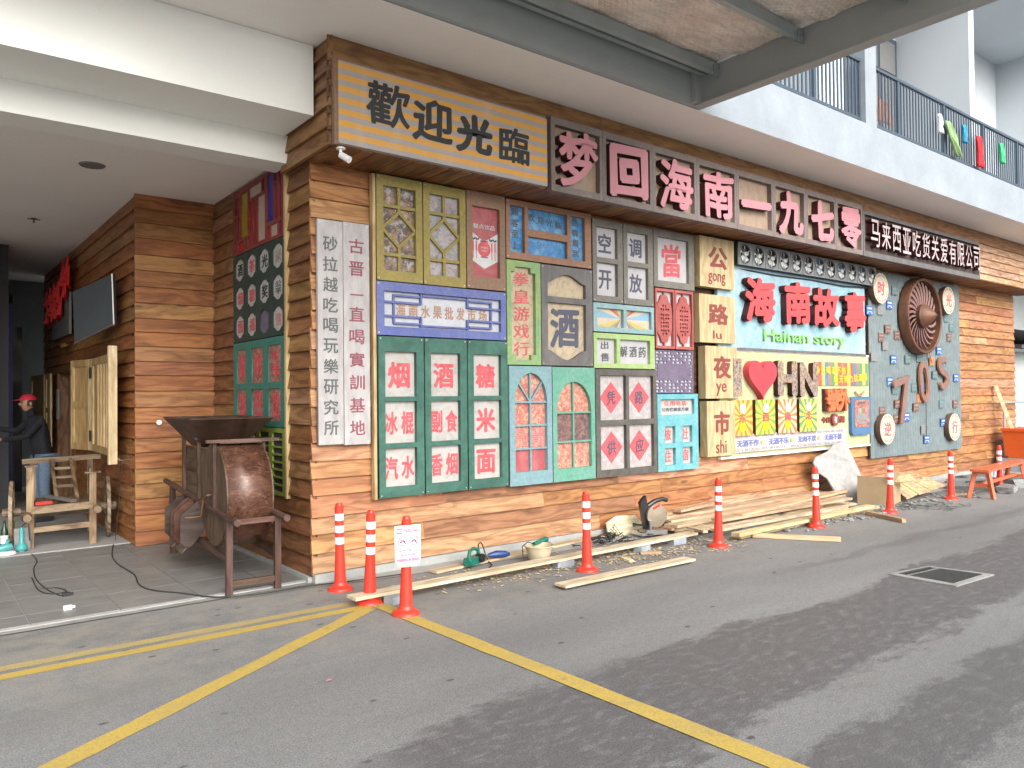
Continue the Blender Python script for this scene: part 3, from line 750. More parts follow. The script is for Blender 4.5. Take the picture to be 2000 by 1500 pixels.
p = P1('blue_window', 'long royal blue fretwork window reading fruit wholesale market', 'window', 3.505, 5.050, 2.246, 2.760)
a, b, c, d = .055, .955, .17, .83
p.frame('royal_blue', (a, b, c, d)); p.pane('p_white', a, b, c, d)
B = 'royal_blue'; bw = .020
for v0, s in ((c, 1), (d, -1)):
    p.bar(a, v0+s*.20, a+.26, v0+s*.20, bw, B); p.bar(a+.07, v0+s*.07, a+.26, v0+s*.07, bw, B)
    p.bar(a+.27, v0, a+.27, v0+s*.215, bw, B, t=.05); p.bar(b-.27, v0, b-.27, v0+s*.215, bw, B, t=.05)
    p.bar(b-.26, v0+s*.07, b-.07, v0+s*.07, bw, B); p.bar(b, v0+s*.20, b-.26, v0+s*.20, bw, B)
    p.bar(a+.28, v0+s*.045, b-.28, v0+s*.045, bw*.8, B)
p.bar(a+.075, c+.07, a+.075, d-.07, bw, B, t=.048); p.bar(b-.075, c+.07, b-.075, d-.07, bw, B, t=.048)
for i, ch in enumerate('海南水果批发市场'): p.text(ch, .185+.0905*i, .505, .068, .25, 'ink_brown', bold=.022, name='character')
p.screws()

GREEN = [(('烟',), ('冰', '棍'), ('汽', '水')), (('酒',), ('副', '食'), ('香', '烟')), (('糖',), ('米',), ('面',))]
for i, (x0, x1, lab) in enumerate(((3.520, 4.022, 'deep green shutter leaf reading tobacco, ice lolly and soda'), (4.030, 4.536, 'middle deep green shutter leaf reading wine, groceries and cigarettes'), (4.544, 5.062, 'deep green shutter leaf reading sugar, rice and flour'))):
    p = P1('green_shutter', lab, 'shutter', x0, x1, .705, 2.240, group='deep green three leaf shutter')
    cells = [(.145, .83, .095, .375), (.145, .83, .405, .665), (.145, .83, .695, .935)]
    p.frame('deep_green', *cells)
    for cl, cs in zip(cells, GREEN[i]):
        p.pane('p_grey', *cl); vc = (cl[2]+cl[3])/2+.005
        if len(cs) == 1: p.text(cs[0], .49, vc, .48, .165, 'ink_red', bold=.035, name='character')
        else:
            for k, ch in enumerate(cs): p.text(ch, .31+.36*k, vc, .28, .145, 'ink_red', bold=.03, name='character')
    p.screws()

p = P1('green_window', 'narrow leaf green window with red vertical writing', 'window', 5.058, 5.536, 1.992, 3.122)
hole = p.pts([(.25, .06), (.70, .06), (.70, .11), (.84, .11), (.84, .90), (.70, .90), (.70, .95), (.25, .95), (.25, .90), (.13, .90), (.13, .11), (.25, .11)])
p.frame('leaf_green', hole); p.pane('p_cream', .12, .85, .05, .96)
for i, ch in enumerate('拳皇游戏行'): p.text(ch, .49, .17+.168*i, .46, .135, 'ink_red', bold=.012, name='character', rise=.06)

p = P1('grey_window', 'slate grey saloon door window with a large wine character', 'window', 5.542, 6.328, 1.992, 3.118)
def arc(u0, u1, v0, dv, n=14, f=lambda t: math.sin(math.pi*t)**1.6): return [(u0+(u1-u0)*i/n, v0-dv*f(i/n)) for i in range(n+1)]
h1 = p.pts(arc(.12, .86, .17, .09)[::1]+[(.86, .31), (.12, .31)])
h2 = p.pts([(.12, .37), (.86, .37)]+arc(.86, .12, .84, -.10))
p.frame('slate', h1, h2); p.pane('p_cream', .11, .87, .06, .32); p.pane('p_cream', .11, .87, .36, .95)
p.text('酒', .49, .615, .58, .40, 'ink_navy', bold=.032, name='character', rise=.04, wob=.012)
p.screws()

for i, (x0, x1, cs, lab) in enumerate(((6.336, 6.846, '空开', 'grey green window leaf reading the first half of air conditioning open'), (6.854, 7.392, '调放', 'grey green window leaf left of the red pawn character'))):
    p = P1('grey_window', lab, 'window', x0, x1, 2.757, 3.737, group='paired grey green air conditioning windows')
    cells = [(.14, .82, .09, .46), (.14, .82, .52, .92)]
    p.frame('grey_green', *cells)
    for cl, ch in zip(cells, cs): p.pane('p_plain', *cl); p.text(ch, .48, (cl[2]+cl[3])/2, .42, .235, 'ink_navy', bold=.022, name='character')
    p.screws()
p = P1('grey_window', 'grey green window with one large red pawn character', 'window', 7.400, 8.196, 3.015, 3.745)
p.frame('grey_green', (.10, .86, .12, .88)); p.pane('p_plain', .10, .86, .12, .88)
p.text('當', .49, .50, .46, .58, 'ink_red', bold=.022, name='character', rise=.05, wob=.012)

p = P1('rainbow_window', 'pale blue window with rainbow sunburst panes', 'window', 6.336, 7.396, 2.405, 2.750)
p.frame('sky_frame', (.06, .48, .18, .82), (.53, .95, .18, .82))
p.pane('ray_cream', .06, .48, .18, .82); p.pane('ray_cream', .53, .95, .18, .82)
def sunburst(p, u0, u1, v0, v1, cu, cv, n, cols, y=-.021, parent=None, name='ray'):
    """rays clipped to a rectangle"""
    x0, x1, z1, z0 = p.X(u0), p.X(u1), p.Z(v0), p.Z(v1); cx, cz = p.X(cu), p.Z(cv)
    cs = []
    def hit(a):
        dx, dz = math.cos(a), math.sin(a); t = 1e9
        for o, d, lo, hi in ((cx, dx, x0, x1), (cz, dz, z0, z1)):
            if abs(d) > 1e-9: t = min(t, max((lo-o)/d, (hi-o)/d))
        return (cx+dx*t, cz+dz*t)
    for i in range(n):
        a, b = 2*math.pi*i/n, 2*math.pi*(i+1)/n; pts = [(cx, cz), hit(a)]
        for X, Z in ((x1, z1), (x0, z1), (x0, z0), (x1, z0)):
            t = math.atan2(Z-cz, X-cx) % (2*math.pi)
            if a+1e-6 < t < b-1e-6: pts.append((X, Z))
        pts.append(hit(b))
        bm = NB(); f = bm.faces.new([bm.verts.new((q[0], y, q[1])) for q in pts])
        r = bmesh.ops.extrude_face_region(bm, geom=[f]); bmesh.ops.translate(bm, verts=[v for v in r['geom'] if isinstance(v, bmesh.types.BMVert)], vec=(0, -.002, 0))
        bmesh.ops.recalc_face_normals(bm, faces=bm.faces)
        cs.append((bm, cols[i % len(cols)]))
    if parent is not None:
        for bm, m_ in cs: obj(name, bm, m_, parent, center=True)
    return cs
RC = ['ray_red', 'ray_cream', 'ray_blue', 'ray_green', 'ray_yellow', 'ray_cream']
def clipburst(p, u0, u1, v0, v1, side):
    # rays fan out from the middle post
    n = 12; cx = p.X(u1 if side < 0 else u0); cz = p.Z(.5); x = p.X(u0 if side < 0 else u1); z0, z1 = p.Z(v1), p.Z(v0)
    def hit(a):
        dx, dz = math.cos(a)*side, math.sin(a); t = min((x-cx)/dx if abs(dx) > 1e-6 else 1e9, ((z1 if dz > 0 else z0)-cz)/dz if abs(dz) > 1e-6 else 1e9); return (cx+dx*t, cz+dz*t)
    for i in range(n):
        a, b = -1.45+2.9*i/n, -1.45+2.9*(i+1)/n; A, Bq = hit(a), hit(b); pts = [(cx, cz), A]
        for Z in (z0, z1):
            t = math.atan2(Z-cz, abs(x-cx))
            if a < t < b: pts.append((x, Z))
        pts.append(Bq)
        if side < 0: pts = pts[::-1]
        slab('ray', pts, [], .002, RC[i % 6] if i % 2 else RC[(i*5+2) % 6], p.o, -.0205)
clipburst(p, .06, .48, .18, .82, -1); clipburst(p, .53, .95, .18, .82, 1)

p = P1('lime_window', 'lime green window offering hangover medicine for sale', 'window', 6.336, 7.398, 1.976, 2.395)
p.frame('lime_green', (.05, .36, .16, .86), (.42, .92, .16, .86)); p.pane('p_plain', .05, .36, .16, .86); p.pane('p_plain', .42, .92, .16, .86)
p.text('出', .21, .34, .12, .22, 'ink_grey', bold=.02, name='character', rise=.08); p.text('售', .21, .68, .13, .24, 'ink_grey', bold=.02, name='character', rise=.08)
for i, ch in enumerate('解酒药'): p.text(ch, .515+.155*i, .50+.0*i, .125, .32, 'ink_grey', bold=.02, name='character', rise=.08)

for i, (x0, x1, lab) in enumerate(((7.420, 7.792, 'left red fretwork window leaf below the pawn window'), (7.798, 8.166, 'right red fretwork window leaf beside the night market boxes'))):
    p = P1('red_window', lab, 'window', x0, x1, 2.238, 3.005, group='paired red fretwork windows')
    p.frame('red_frame', (.08, .92, .05, .95)); p.pane('p_plain', .08, .92, .05, .95)
    med = []
    for k in range(28):
        a = 2*math.pi*k/28; r = 1+.0*a
        cu, cv = .5+.40*math.copysign(abs(math.cos(a))**.55, math.cos(a)), .5-.40*math.sin(a)*(1 if abs(math.cos(a)) < .55 else .95)
        if abs(cv-.5) > .27: cu = .5+(cu-.5)*.72
        med.append((cu, cv))
    holes = []
    for v in (.27, .33, .42, .48, .55, .61, .68, .73):
        row = (.30, .42, .54, .66) if abs(v-.5) < .2 else (.40, .54)
        for kk, u in enumerate(row):
            if (kk+int(v*100)) % 3 != 1: holes.append(p.r(u, u+.085, v, v+.032))
            else: holes.append(p.r(u, u+.05, v, v+.045))
    p.slab(p.pts(med), holes, 'red_frame', 'fretwork', t=.03, y=-.022)
    p.bar(.5, .05, .5, .12, .02, 'red_frame'); p.bar(.5, .88, .5, .95, .02, 'red_frame')

p = P1('purple_window', 'dusky purple lattice window with a solid middle board', 'window', 7.432, 8.196, 1.675, 2.228)
hs = []
for row, v in enumerate((.04, .115, .19, .265, .70, .775, .85, .925)):
    for k in range(9):
        u = .04+.104*k
        if (k*3+row*5) % 4 == 0 and 0 < k < 8: continue
        wv = .062 if (k+row) % 2 else .085
        hs.append(p.r(u, u+wv, v, v+.045))
for v in (.34, .42, .50, .58):
    hs.append(p.r(.03, .07, v, v+.05)); hs.append(p.r(.93, .97, v, v+.05))
p.frame('purple', *hs, t=.028); p.pane('p_white', .02, .98, .02, .98, y=-.006)

def arch_window(p, mat, print_mat, u0, u1, vtop, vspring, vbot, rows, fan):
    n = 20; cu = (u0+u1)/2
    A = [(cu+(u1-u0)/2*math.cos(math.pi*i/n), vspring-(vspring-vtop)*math.sin(math.pi*i/n)) for i in range(n+1)]
    p.frame(mat, p.pts(A+[(u0, vbot), (u1, vbot)]))
    cells = [vspring+.015]+rows+[vbot]
    for i in range(len(cells)-1):
        for a, b in ((u0-.02, cu), (cu, u1+.02)):
            p.pane(print_mat[i], a, b, (vtop-.02 if i == 0 else cells[i]), cells[i+1])
    p.bar(cu, vtop, cu, vbot, .020, mat, t=.05)
    for v in rows: p.bar(u0-.01, v, u1+.01, v, .020, mat)
    if fan:
        p.bar(u0-.01, vspring, u1+.01, vspring, .020, mat)
        for s in (-1, 1): p.bar(cu, vspring, cu+s*(u1-u0)/2*.74, vspring-(vspring-vtop)*.69, .018, mat, t=.046)
p = P1('blue_door', 'dusty blue arched door with a fanlight over red prints', 'door', 5.078, 5.684, .692, 1.985)
arch_window(p, 'dusty_blue', ['p_pink', 'p_pink', 'p_red', 'p_pink'], .13, .88, .06, .305, .885, [.50, .695], True)
bm = NB()
for k in range(9):
    for u0, u1 in ((.15, .47), (.55, .87)): box(bm, p.X(u0), p.X(u1), -.024, -.021, p.Z(.53+.017*k)-.004, p.Z(.53+.017*k)+.004)
obj('print_line', bm, 'ink_white' if False else 'ray_pink', p.o)
p = P1('green_door', 'sea green arched door beside the blue arched one', 'door', 5.690, 6.350, .690, 1.982)
arch_window(p, 'sea_green', ['p_pink', 'p_dark', 'p_pink'], .10, .90, .13, .375, .885, [.40, .655], False)

p = P1('charcoal_window', 'charcoal four pane window with red paper diamonds', 'window', 6.358, 7.424, .690, 1.970)
cells = [(.075, .48, .06, .475), (.53, .94, .06, .475), (.075, .48, .525, .935), (.53, .94, .525, .935)]
p.frame('charcoal', *cells)
for cl, ch in zip(cells, '凭路供应'):
    p.pane('p_speck', *cl); cu, cv = (cl[0]+cl[1])/2, (cl[2]+cl[3])/2
    slab('paper_diamond', p.pts([(cu-.175, cv), (cu, cv-.15), (cu+.175, cv), (cu, cv+.15)]), [], .003, 'ink_red', p.o, -.0205)
    p.text(ch, cu, cv, .14, .13, 'ink_navy', y=-.0242, bold=.02, name='character', rise=.1)

p = P1('cyan_window', 'bright cyan window advertising public telephone and lodging', 'window', 7.432, 8.236, .685, 1.668)
p.frame('cyan_paint', (.08, .90, .07, .27), (.17, .42, .42, .64), (.60, .84, .42, .64), (.17, .42, .70, .92), (.60, .84, .70, .92))
for cl in ((.08, .90, .07, .27), (.17, .42, .42, .64), (.60, .84, .42, .64), (.17, .42, .70, .92), (.60, .84, .70, .92)): p.pane('p_grey', *cl)
for i, ch in enumerate('公用电话'): p.text(ch, .27+.145*i, .125, .12, .06, 'ink_red', bold=.02, name='character')
p.text('公告栏旅客方便', .49, .205, .66, .05, 'ink_navy', bold=.02)
for (u, v), ch in zip(((.295, .53), (.72, .53), (.295, .81), (.72, .81)), '旅社住宿'): p.text(ch, u, v, .16, .15, 'ink_red', bold=.015, name='character')
p.screws()

# vertical boards by the corner
for x0, x1, z0, z1, body, mat, lab in ((2.932, 3.178, 1.235, 3.272, '砂拉越吃喝玩樂研究所', 'ink_grey', 'tall grey board with black vertical writing at the wall corner'), (3.184, 3.448, 1.225, 3.278, '古晋一直喝實訓基地', 'ink_purple', 'tall grey board with dull purple vertical writing')):
    p = P1('vertical_sign', lab, 'sign', x0, x1, z0, z1, t=.035)
    p.slab(rect(0, p.w, 0, p.h), [], 'board_grey', 'board')
    for i, ch in enumerate(body):
        n = len(body)
        if ch == '一': p.text(ch, .5, .125+.80*i/(n-1), .50, .006, mat, y=-.0355, bold=.012, name='character')
        else: p.text(ch, .5, .105+.82*i/(n-1), .58, .066, mat, y=-.0355, bold=.013, name='character')
    p.screws()

# stacked wooden boxes: the night market name
YB = 6.43
for z0, z1, x0, x1, ch, py, ph_, lab in ((3.085, 3.755, 8.245, 8.985, '公', 'gong', .12, 'topmost pale wooden box, marked gong'), (2.345, 2.985, 8.22, 8.99, '路', 'lu', .10, 'second pale wooden box from the top, marked lu'), (1.600, 2.300, 8.33, 9.02, '夜', 'ye', .12, 'third pale wooden box, marked ye'), (.828, 1.565, 8.35, 8.96, '市', 'shi', .12, 'lowest pale wooden box, marked shi')):
    t = thing('sign_box', lab+', on the shopfront', 'sign', (x0, YB, z0), group='stacked wooden boxes naming the night market')
    w_, h_ = x1-x0, z1-z0
    bm = NB(); box(bm, 0, w_, 0, .118, 0, h_); bmesh.ops.bevel(bm, geom=bm.edges[:], offset=.004, segments=1)
    obj('wooden_box', bm, 'box_wood', t, center=True, color=(.40, .31, .17))
    text(t, ch, w_*.52, h_*.60, w_*.56, h_*.44, 'ink_maroon', y=-.0005, bold=.035, t=.004, name='character')
    text(t, py, w_*.48, h_*.17, {'gong': .5, 'lu': .24, 'ye': .32, 'shi': .38}[py]*w_, h_*(.24 if py != 'lu' else .17), 'ink_maroon', y=-.0005, bold=.012)

# blue board: Hainan story
p = P1('story_sign', 'pale blue signboard with thick red raised characters over green lettering', 'sign', 8.70, 12.68, 2.305, 3.44, t=.05)
p.slab(rect(0, p.w, 0, p.h), [], 'board_sky', 'board')
for (u, v, w_, h_), ch in zip(((.215, .40, .185, .56), (.455, .385, .175, .56), (.655, .40, .19, .54), (.875, .42, .17, .58)), '海南故事'):
    text(p.o, ch, p.X(u), p.Z(v), p.w*w_, p.h*h_, 'red_face', y=-.052, t=.10, bold=.042, side='letter_side', name='character', rise=.05, wob=.01)
text(p.o, 'Hainan story', p.X(.54), p.Z(.845), p.w*.56, p.h*.20, 'neon_green', y=-.052, t=.03, bold=.0, name='lettering')
text(p.o, 'Hainan story', p.X(.54), p.Z(.845), p.w*.56, p.h*.20, 'ray_pink', y=-.0505, t=.004, bold=.022, name='lettering_outline')
bm = NB(); box(bm, 0, p.w, -.06, 0, -.045, -.002); obj('ledge', bm, 'slate', p.o)

# row of exhaust fans
fb = thing('fan_row', 'row of twelve small exhaust fans above the red characters', 'fans', (9.04, 6.41, 3.44))
bm = NB(); box(bm, 0, 3.86, .03, .135, 0, .325); obj('case', bm, 'fan_case', fb)
pw = 3.86/12
def fan_parts():
    n = 20; cx = cz = .15; r = .128
    cu = bpy.data.curves.new('c', 'CURVE'); cu.dimensions = '2D'; cu.fill_mode = 'BOTH'; cu.extrude = .012
    for poly in (rect(.004, pw-.004, .006, .318), [(pw/2+r*math.cos(2*math.pi*i/n), .162+r*1.08*math.sin(2*math.pi*i/n)) for i in range(n)]):
        sp = cu.splines.new('POLY'); sp.points.add(len(poly)-1)
        for a, q in zip(sp.points, poly): a.co = (q[0], q[1], 0, 1)
        sp.use_cyclic_u = True
    me = curve_mesh(cu); me.transform(Matrix(((1, 0, 0, 0), (0, 0, -1, 0), (0, 1, 0, 0), (0, 0, 0, 1)))); me.materials.clear(); mats(me, 'fan_chrome'); me.name = 'housing'
    bm = NB(); tube(bm, [(pw/2+.125*math.cos(a), -.02, .162+.135*math.sin(a)) for a in [2*math.pi*i/20 for i in range(21)]], .007, 6, cap=False)
    for a in (.4, 2.5, 4.6): tube(bm, [(pw/2, -.03, .162), (pw/2+.125*math.cos(a), -.02, .162+.135*math.sin(a))], .004, 5)
    rg = bpy.data.meshes.new('guard_ring'); bm.to_mesh(rg); bm.free(); mats(rg, 'fan_chrome')
    bm = NB()
    for k in range(5):
        a = k*2*math.pi/5; pts = []
        for rr, da, yy in ((.03, -.25, .012), (.11, -.1, .018), (.115, .55, -.008), (.03, .45, -.01)): pts.append(bm.verts.new((pw/2+rr*math.cos(a+da), yy-.004, .162+rr*1.06*math.sin(a+da))))
        bm.faces.new(pts)
    bl = bpy.data.meshes.new('blade'); bm.to_mesh(bl); bm.free(); mats(bl, 'fan_blade')
    bm = NB(); lathe(bm, [(.034, 0), (.034, .03), (.026, .04), (0, .042)], (pw/2, .01, .162), 'y', 14); hb = bpy.data.meshes.new('hub'); bm.to_mesh(hb); bm.free(); mats(hb, 'fan_blade')
    return me, rg, bl, hb
FM = fan_parts()
bkm = []
for c in ('fan_case', 'tv_blue', 'plate_teal'):
    bm = NB(); box(bm, .03, pw-.03, .024, .0285, .03, .30); e = bpy.data.meshes.new('duct'); bm.to_mesh(e); bm.free(); mats(e, c); bkm.append(e)
for i in range(12):
    q = link('fan_unit', FM[0], fb, (i*pw, 0, 0))
    for nm, e in zip(('guard_ring', 'blade', 'hub'), FM[1:]): link(nm, e, q)
    link('duct', bkm[0 if i not in (6, 8, 10) else (1 if i != 10 else 2)], q)
bm = NB(); tube(bm, [(.1, .10, -.03), (1, .08, -.05), (2, .09, -.035), (2.9, .07, -.055), (3.7, .06, -.02)], .012, 6); obj('cable', bm, 'black_rubber', fb)

# cream board
p = P1('cream_board', 'pale yellow display board below the blue story sign', 'sign', 8.72, 12.78, .800, 2.255, t=.045)
p.slab(rect(0, p.w, 0, p.h), [], 'board_cream', 'board')
bm = NB(); box(bm, 0, p.w, -.055, 0, p.h, p.h+.03); box(bm, 0, p.w, -.055, 0, -.03, 0); obj('white_trim', bm, 'pvc_white', p.o)
pf = -.0455
def on_board(label, cat, name, u, v, grp=None):
    return thing(name, label, cat, (8.72+p.X(u), 6.548+pf, .800+p.Z(v)), group=grp)
t = thing('heart_slogan', 'big red heart between photo covered letters on the cream board', 'letters', (8.72, 6.548+pf, .8))
def L2(bodych, u, v, w_, h_): text(t, bodych, p.X(u), p.Z(v), p.w*w_, p.h*h_, 'p_city', t=.08, bold=.05, side='letter_side', name='letter')
bm = NB(); box(bm, p.X(.052), p.X(.098), -.08, 0, p.Z(.435), p.Z(.075)); obj('letter', bm, 'p_city', t, center=True)
hp = []
for i in range(36):
    a = 2*math.pi*i/36; hx = 16*math.sin(a)**3/16; hz = (13*math.cos(a)-5*math.cos(2*a)-2*math.cos(3*a)-math.cos(4*a))/14.5
    hp.append((p.X(.215+.085*hx), p.Z(.245-.19*hz)))
slab('heart', hp, [], .10, 'heart_red', t, 0)
L2('H', .375, .26, .125, .36); L2('N', .515, .27, .12, .36)
t = thing('striped_strip', 'striped colour strip with yellow slogan writing', 'sign', (8.72, 6.548+pf, .8))
sc_ = ['stripe_brown', 'stripe_rust', 'ray_yellow', 'stripe_steel', 'stripe_brown', 'stripe_green', 'ray_yellow', 'stripe_rust', 'stripe_brown', 'stripe_rust', 'ray_yellow', 'stripe_rust', 'stripe_steel', 'stripe_brown', 'stripe_green', 'ray_yellow', 'stripe_green']
for i in range(17):
    bm = NB(); a = .585+.405*i/17; box(bm, p.X(a), p.X(a+.405/17), -.012, 0, p.Z(.33), p.Z(.075)); obj('stripe', bm, sc_[i], t, center=True)
for i, ch in enumerate('今天喝酒不努力'): text(t, ch, p.X(.605+.038*i), p.Z(.165+.0*i), p.w*.03, p.h*.085, 'yellow_ink', y=-.0125, bold=.03, name='character')
for i, ch in enumerate('明天努力找酒喝'): text(t, ch, p.X(.735+.038*i), p.Z(.265-.005*i), p.w*.03, p.h*.085, 'yellow_ink', y=-.0125, bold=.03, name='character')
for k, (ch, cols, lab) in enumerate((('东', ['ray_orange', 'ray_sun'], 'orange sunburst tile reading east'), ('西', ['ray_lime', 'ray_sun'], 'lime sunburst tile reading west'), ('南', ['ray_orange', 'ray_cream'], 'orange sunburst tile reading south'), ('北', ['stripe_green', 'ray_sun'], 'green sunburst tile reading north'))):
    u0 = .045+.137*k; u1 = u0+.118; v0, v1 = .47, .81
    t = thing('compass_tile', lab, 'tile', (8.72, 6.548+pf, .8), group='four sunburst direction tiles')
    bm = NB(); box(bm, p.X(u0), p.X(u1), -.055, 0, p.Z(v1), p.Z(v0)); obj('block', bm, 'letter_side', t, center=True)
    sunburst(p, u0, u1, v0, v1, (u0+u1)/2, (v0+v1)/2, 28, cols, y=-.0555, parent=t)
    um = (u0+u1)/2
    bm = NB(); box(bm, p.X(um-.015), p.X(um+.015), -.064, -.058, p.Z(.735), p.Z(.54)); lathe(bm, [(p.w*.019, 0), (p.w*.019, .004), (0, .004)], (p.X(um), -.058, p.Z(.725)), 'y', 16); obj('beer_glass', bm, 'yellow_ink', t)
    bm = NB(); lathe(bm, [(p.w*.017, 0), (p.w*.017, .006), (0, .006)], (p.X(um), -.0645, p.Z(.55)), 'y', 14); obj('foam', bm, 'ink_white', t)
    text(t, ch, p.X(um), p.Z(.64), p.w*.036, p.h*.09, 'ink_red', y=-.065, bold=.04, name='character')
t = thing('extra_sign', 'raised orange characters with a small red mouthpiece on the cream board', 'letters', (8.72, 6.548+pf, .8))
bm = NB(); box(bm, p.X(.635), p.X(.80), -.05, 0, p.Z(.605), p.Z(.365)); obj('block', bm, 'letter_side', t)
text(t, '號', p.X(.685), p.Z(.485), p.w*.095, p.h*.25, 'orange_face', y=-.051, t=.04, bold=.04, name='character'); text(t, '外', p.X(.765), p.Z(.485), p.w*.085, p.h*.25, 'orange_face', y=-.051, t=.04, bold=.05, name='character')
text(t, '今日', p.X(.655), p.Z(.70), p.w*.055, p.h*.065, 'ink_maroon', t=.02, bold=.04); text(t, '新闻', p.X(.765), p.Z(.70), p.w*.06, p.h*.075, 'ink_maroon', t=.02, bold=.04)
bm = NB(); lathe(bm, [(.095, 0), (.095, .05), (0, .05)], (p.X(.712), 0, p.Z(.70)), 'y', 20); obj('disc', bm, 'ink_maroon', t)
text(t, '有', p.X(.712), p.Z(.70), .09, .11, 'ink_white', y=-.051, bold=.03, name='character')
t = thing('drink_slogan', 'long rounded plaque with four drinking slogans at the board foot', 'sign', (8.72, 6.548+pf, .8))
bm = NB(); box(bm, p.X(.05), p.X(.80), -.03, 0, p.Z(.97), p.Z(.80)); bmesh.ops.bevel(bm, geom=bm.edges[:], offset=.012, segments=2); obj('plaque', bm, 'p_plain', t)
for i, b_ in enumerate(('无酒不作', '无酒不乐', '无肉不欢', '无面不想')): text(t, b_, p.X(.145+.185*i), p.Z(.885), p.w*.125, p.h*.065, 'ink_blue', y=-.0305, bold=.03)
for b_, u, w_ in (('WU E BU ZUO', .135, .15), ('WU JIU BU LE', .30, .15), ('WU ROU BU HUAN', .49, .17), ('WU FENG BU LANG', .68, .19)):
    text(t, b_, p.X(u), p.Z(.822), p.w*w_, p.h*.028, 'ink_dull', y=-.0305, bold=.01); text(t, b_, p.X(u), p.Z(.948), p.w*w_, p.h*.028, 'ink_dull', y=-.0305, bold=.01)
bm = NB()
for u in (.225, .41, .595): lathe(bm, [(.03, 0), (.03, .012), (0, .014)], (p.X(u), -.031, p.Z(.885)), 'y', 14)
o = obj('button', bm, 'ray_yellow', t)
o['kind'] = 'stuff'
t = thing('toy_television', 'flat blue television cut out with a test card screen', 'sign', (8.72, 6.548+pf, .8))
def rrect(x0, x1, z0, z1, r, n=5):
    out = []
    for cx, cz, a0 in ((x1-r, z1-r, 0), (x0+r, z1-r, 90), (x0+r, z0+r, 180), (x1-r, z0+r, 270)):
        out += [(cx+r*math.cos(R(a0+90*i/n)), cz+r*math.sin(R(a0+90*i/n))) for i in range(n+1)]
    return out
slab('cabinet', rrect(p.X(.832), p.X(.988), p.Z(.885), p.Z(.455), .07), [], .055, ['tv_blue'], t, 0)
slab('screen', rrect(p.X(.855), p.X(.972), p.Z(.80), p.Z(.49), .04), [], .006, 'p_old', t, -.0552)
for i, c in enumerate(('ray_pink', 'ray_green', 'stripe_green', 'ink_red', 'ray_pink')):
    bm = NB(); a = .878+.0145*i; box(bm, p.X(a), p.X(a+.0135), -.065, -.0615, p.Z(.635), p.Z(.585)); obj('colour_bar', bm, c, t, center=True)
bm = NB(); box(bm, p.X(.872), p.X(.955), -.065, -.0615, p.Z(.72), p.Z(.65)); box(bm, p.X(.88), p.X(.95), -.065, -.0615, p.Z(.765), p.Z(.735)); obj('test_card', bm, 'plate_grey', t)
bm = NB(); box(bm, p.X(.89), p.X(.94), -.065, -.0615, p.Z(.535), p.Z(.51)); obj('caption', bm, 'ink_grey', t)
bm = NB(); beam(bm, (p.X(.905), -.03, p.Z(.455)), (p.X(.875), -.03, p.Z(.395)), .02, .02); beam(bm, (p.X(.905), -.05, p.Z(.455)), (p.X(.935), -.05, p.Z(.395)), .02, .02); obj('antenna', bm, 'ink_brown', t)

# corrugated panel with number plates
cp = thing('corrugated_panel', 'blue grey corrugated metal panel dotted with small plates', 'panel', (12.80, 6.50, .548))
bm = NB(); n = 36*6; g = []
for i in range(n+1):
    x = 3.57*i/n; y_ = .018*math.tanh(2.2*math.sin(2*math.pi*i/6)); g.append((bm.verts.new((x, y_, 0)), bm.verts.new((x, y_, 3.19))))
for a, b in zip(g, g[1:]): bm.faces.new((a[0], b[0], b[1], a[1]))
o = obj('sheet', bm, 'corrugated', cp, smooth=True)
bm = NB(); box(bm, .02, 3.55, .02, .045, .02, 3.17); obj('backing', bm, 'charcoal', cp)
PL = [((1698, 606), 'b'), ((1719, 606), 'g'), ((1737, 595), 'b'), ((1721, 659), 'r'), ((1734, 643), 'r'), ((1729, 675), 'g'), ((1707, 697), 'g'), ((1745, 702), 'b'), ((1773, 702), 't'), ((1795, 699), 't'), ((1738, 745), 'b'), ((1759, 745), 't'), ((1748, 761), 't'), ((1752, 655), 'r'), ((1820, 706), 'o'), ((1834, 685), 'b'), ((1867, 738), 'b'), ((1810, 757), 'b'), ((1785, 757), 't'), ((1753, 789), 'r'), ((1796, 778), 'o'), ((1771, 814), 'b'), ((1789, 795), 'r'), ((1723, 803), 'r'), ((1751, 818), 'r'), ((1804, 839), 'g'), ((1810, 858), 'b'), ((1839, 789), 't'), ((1842, 825), 'b'), ((1866, 789), 'r'), ((1854, 659), 'r'), ((1848, 621), 't'), ((1858, 640), 't'), ((1747, 568), 't'), ((1826, 732), 't')]
pms = {}
def plate_mesh(k, mat):
    bm = NB(); box(bm, -.10, .10, -.012, 0, -.075, .075); box(bm, -.07, .07, -.014, -.012, -.03, -.018, 1); box(bm, -.07, .07, -.014, -.012, .018, .045, 1); box(bm, -.085, -.05, -.014, -.012, -.055, -.04, 1); box(bm, .05, .085, -.014, -.012, -.055, -.04, 1)
    me = bpy.data.meshes.new('number_plate'); bm.to_mesh(me); bm.free(); mats(me, [mat, 'ink_white' if k in 'b' else 'plate_grey']); return me
for k, mm in (('b', 'plate_blue'), ('g', 'plate_grey'), ('r', 'plate_brown'), ('t', 'plate_teal'), ('o', 'ray_orange')): pms[k] = plate_mesh(k, mm)
for (u, v), k in PL:
    q = at(u, v, 1, 6.475); link('number_plate', pms[k], cp, (q.x-12.80, -.0185, q.z-.548))

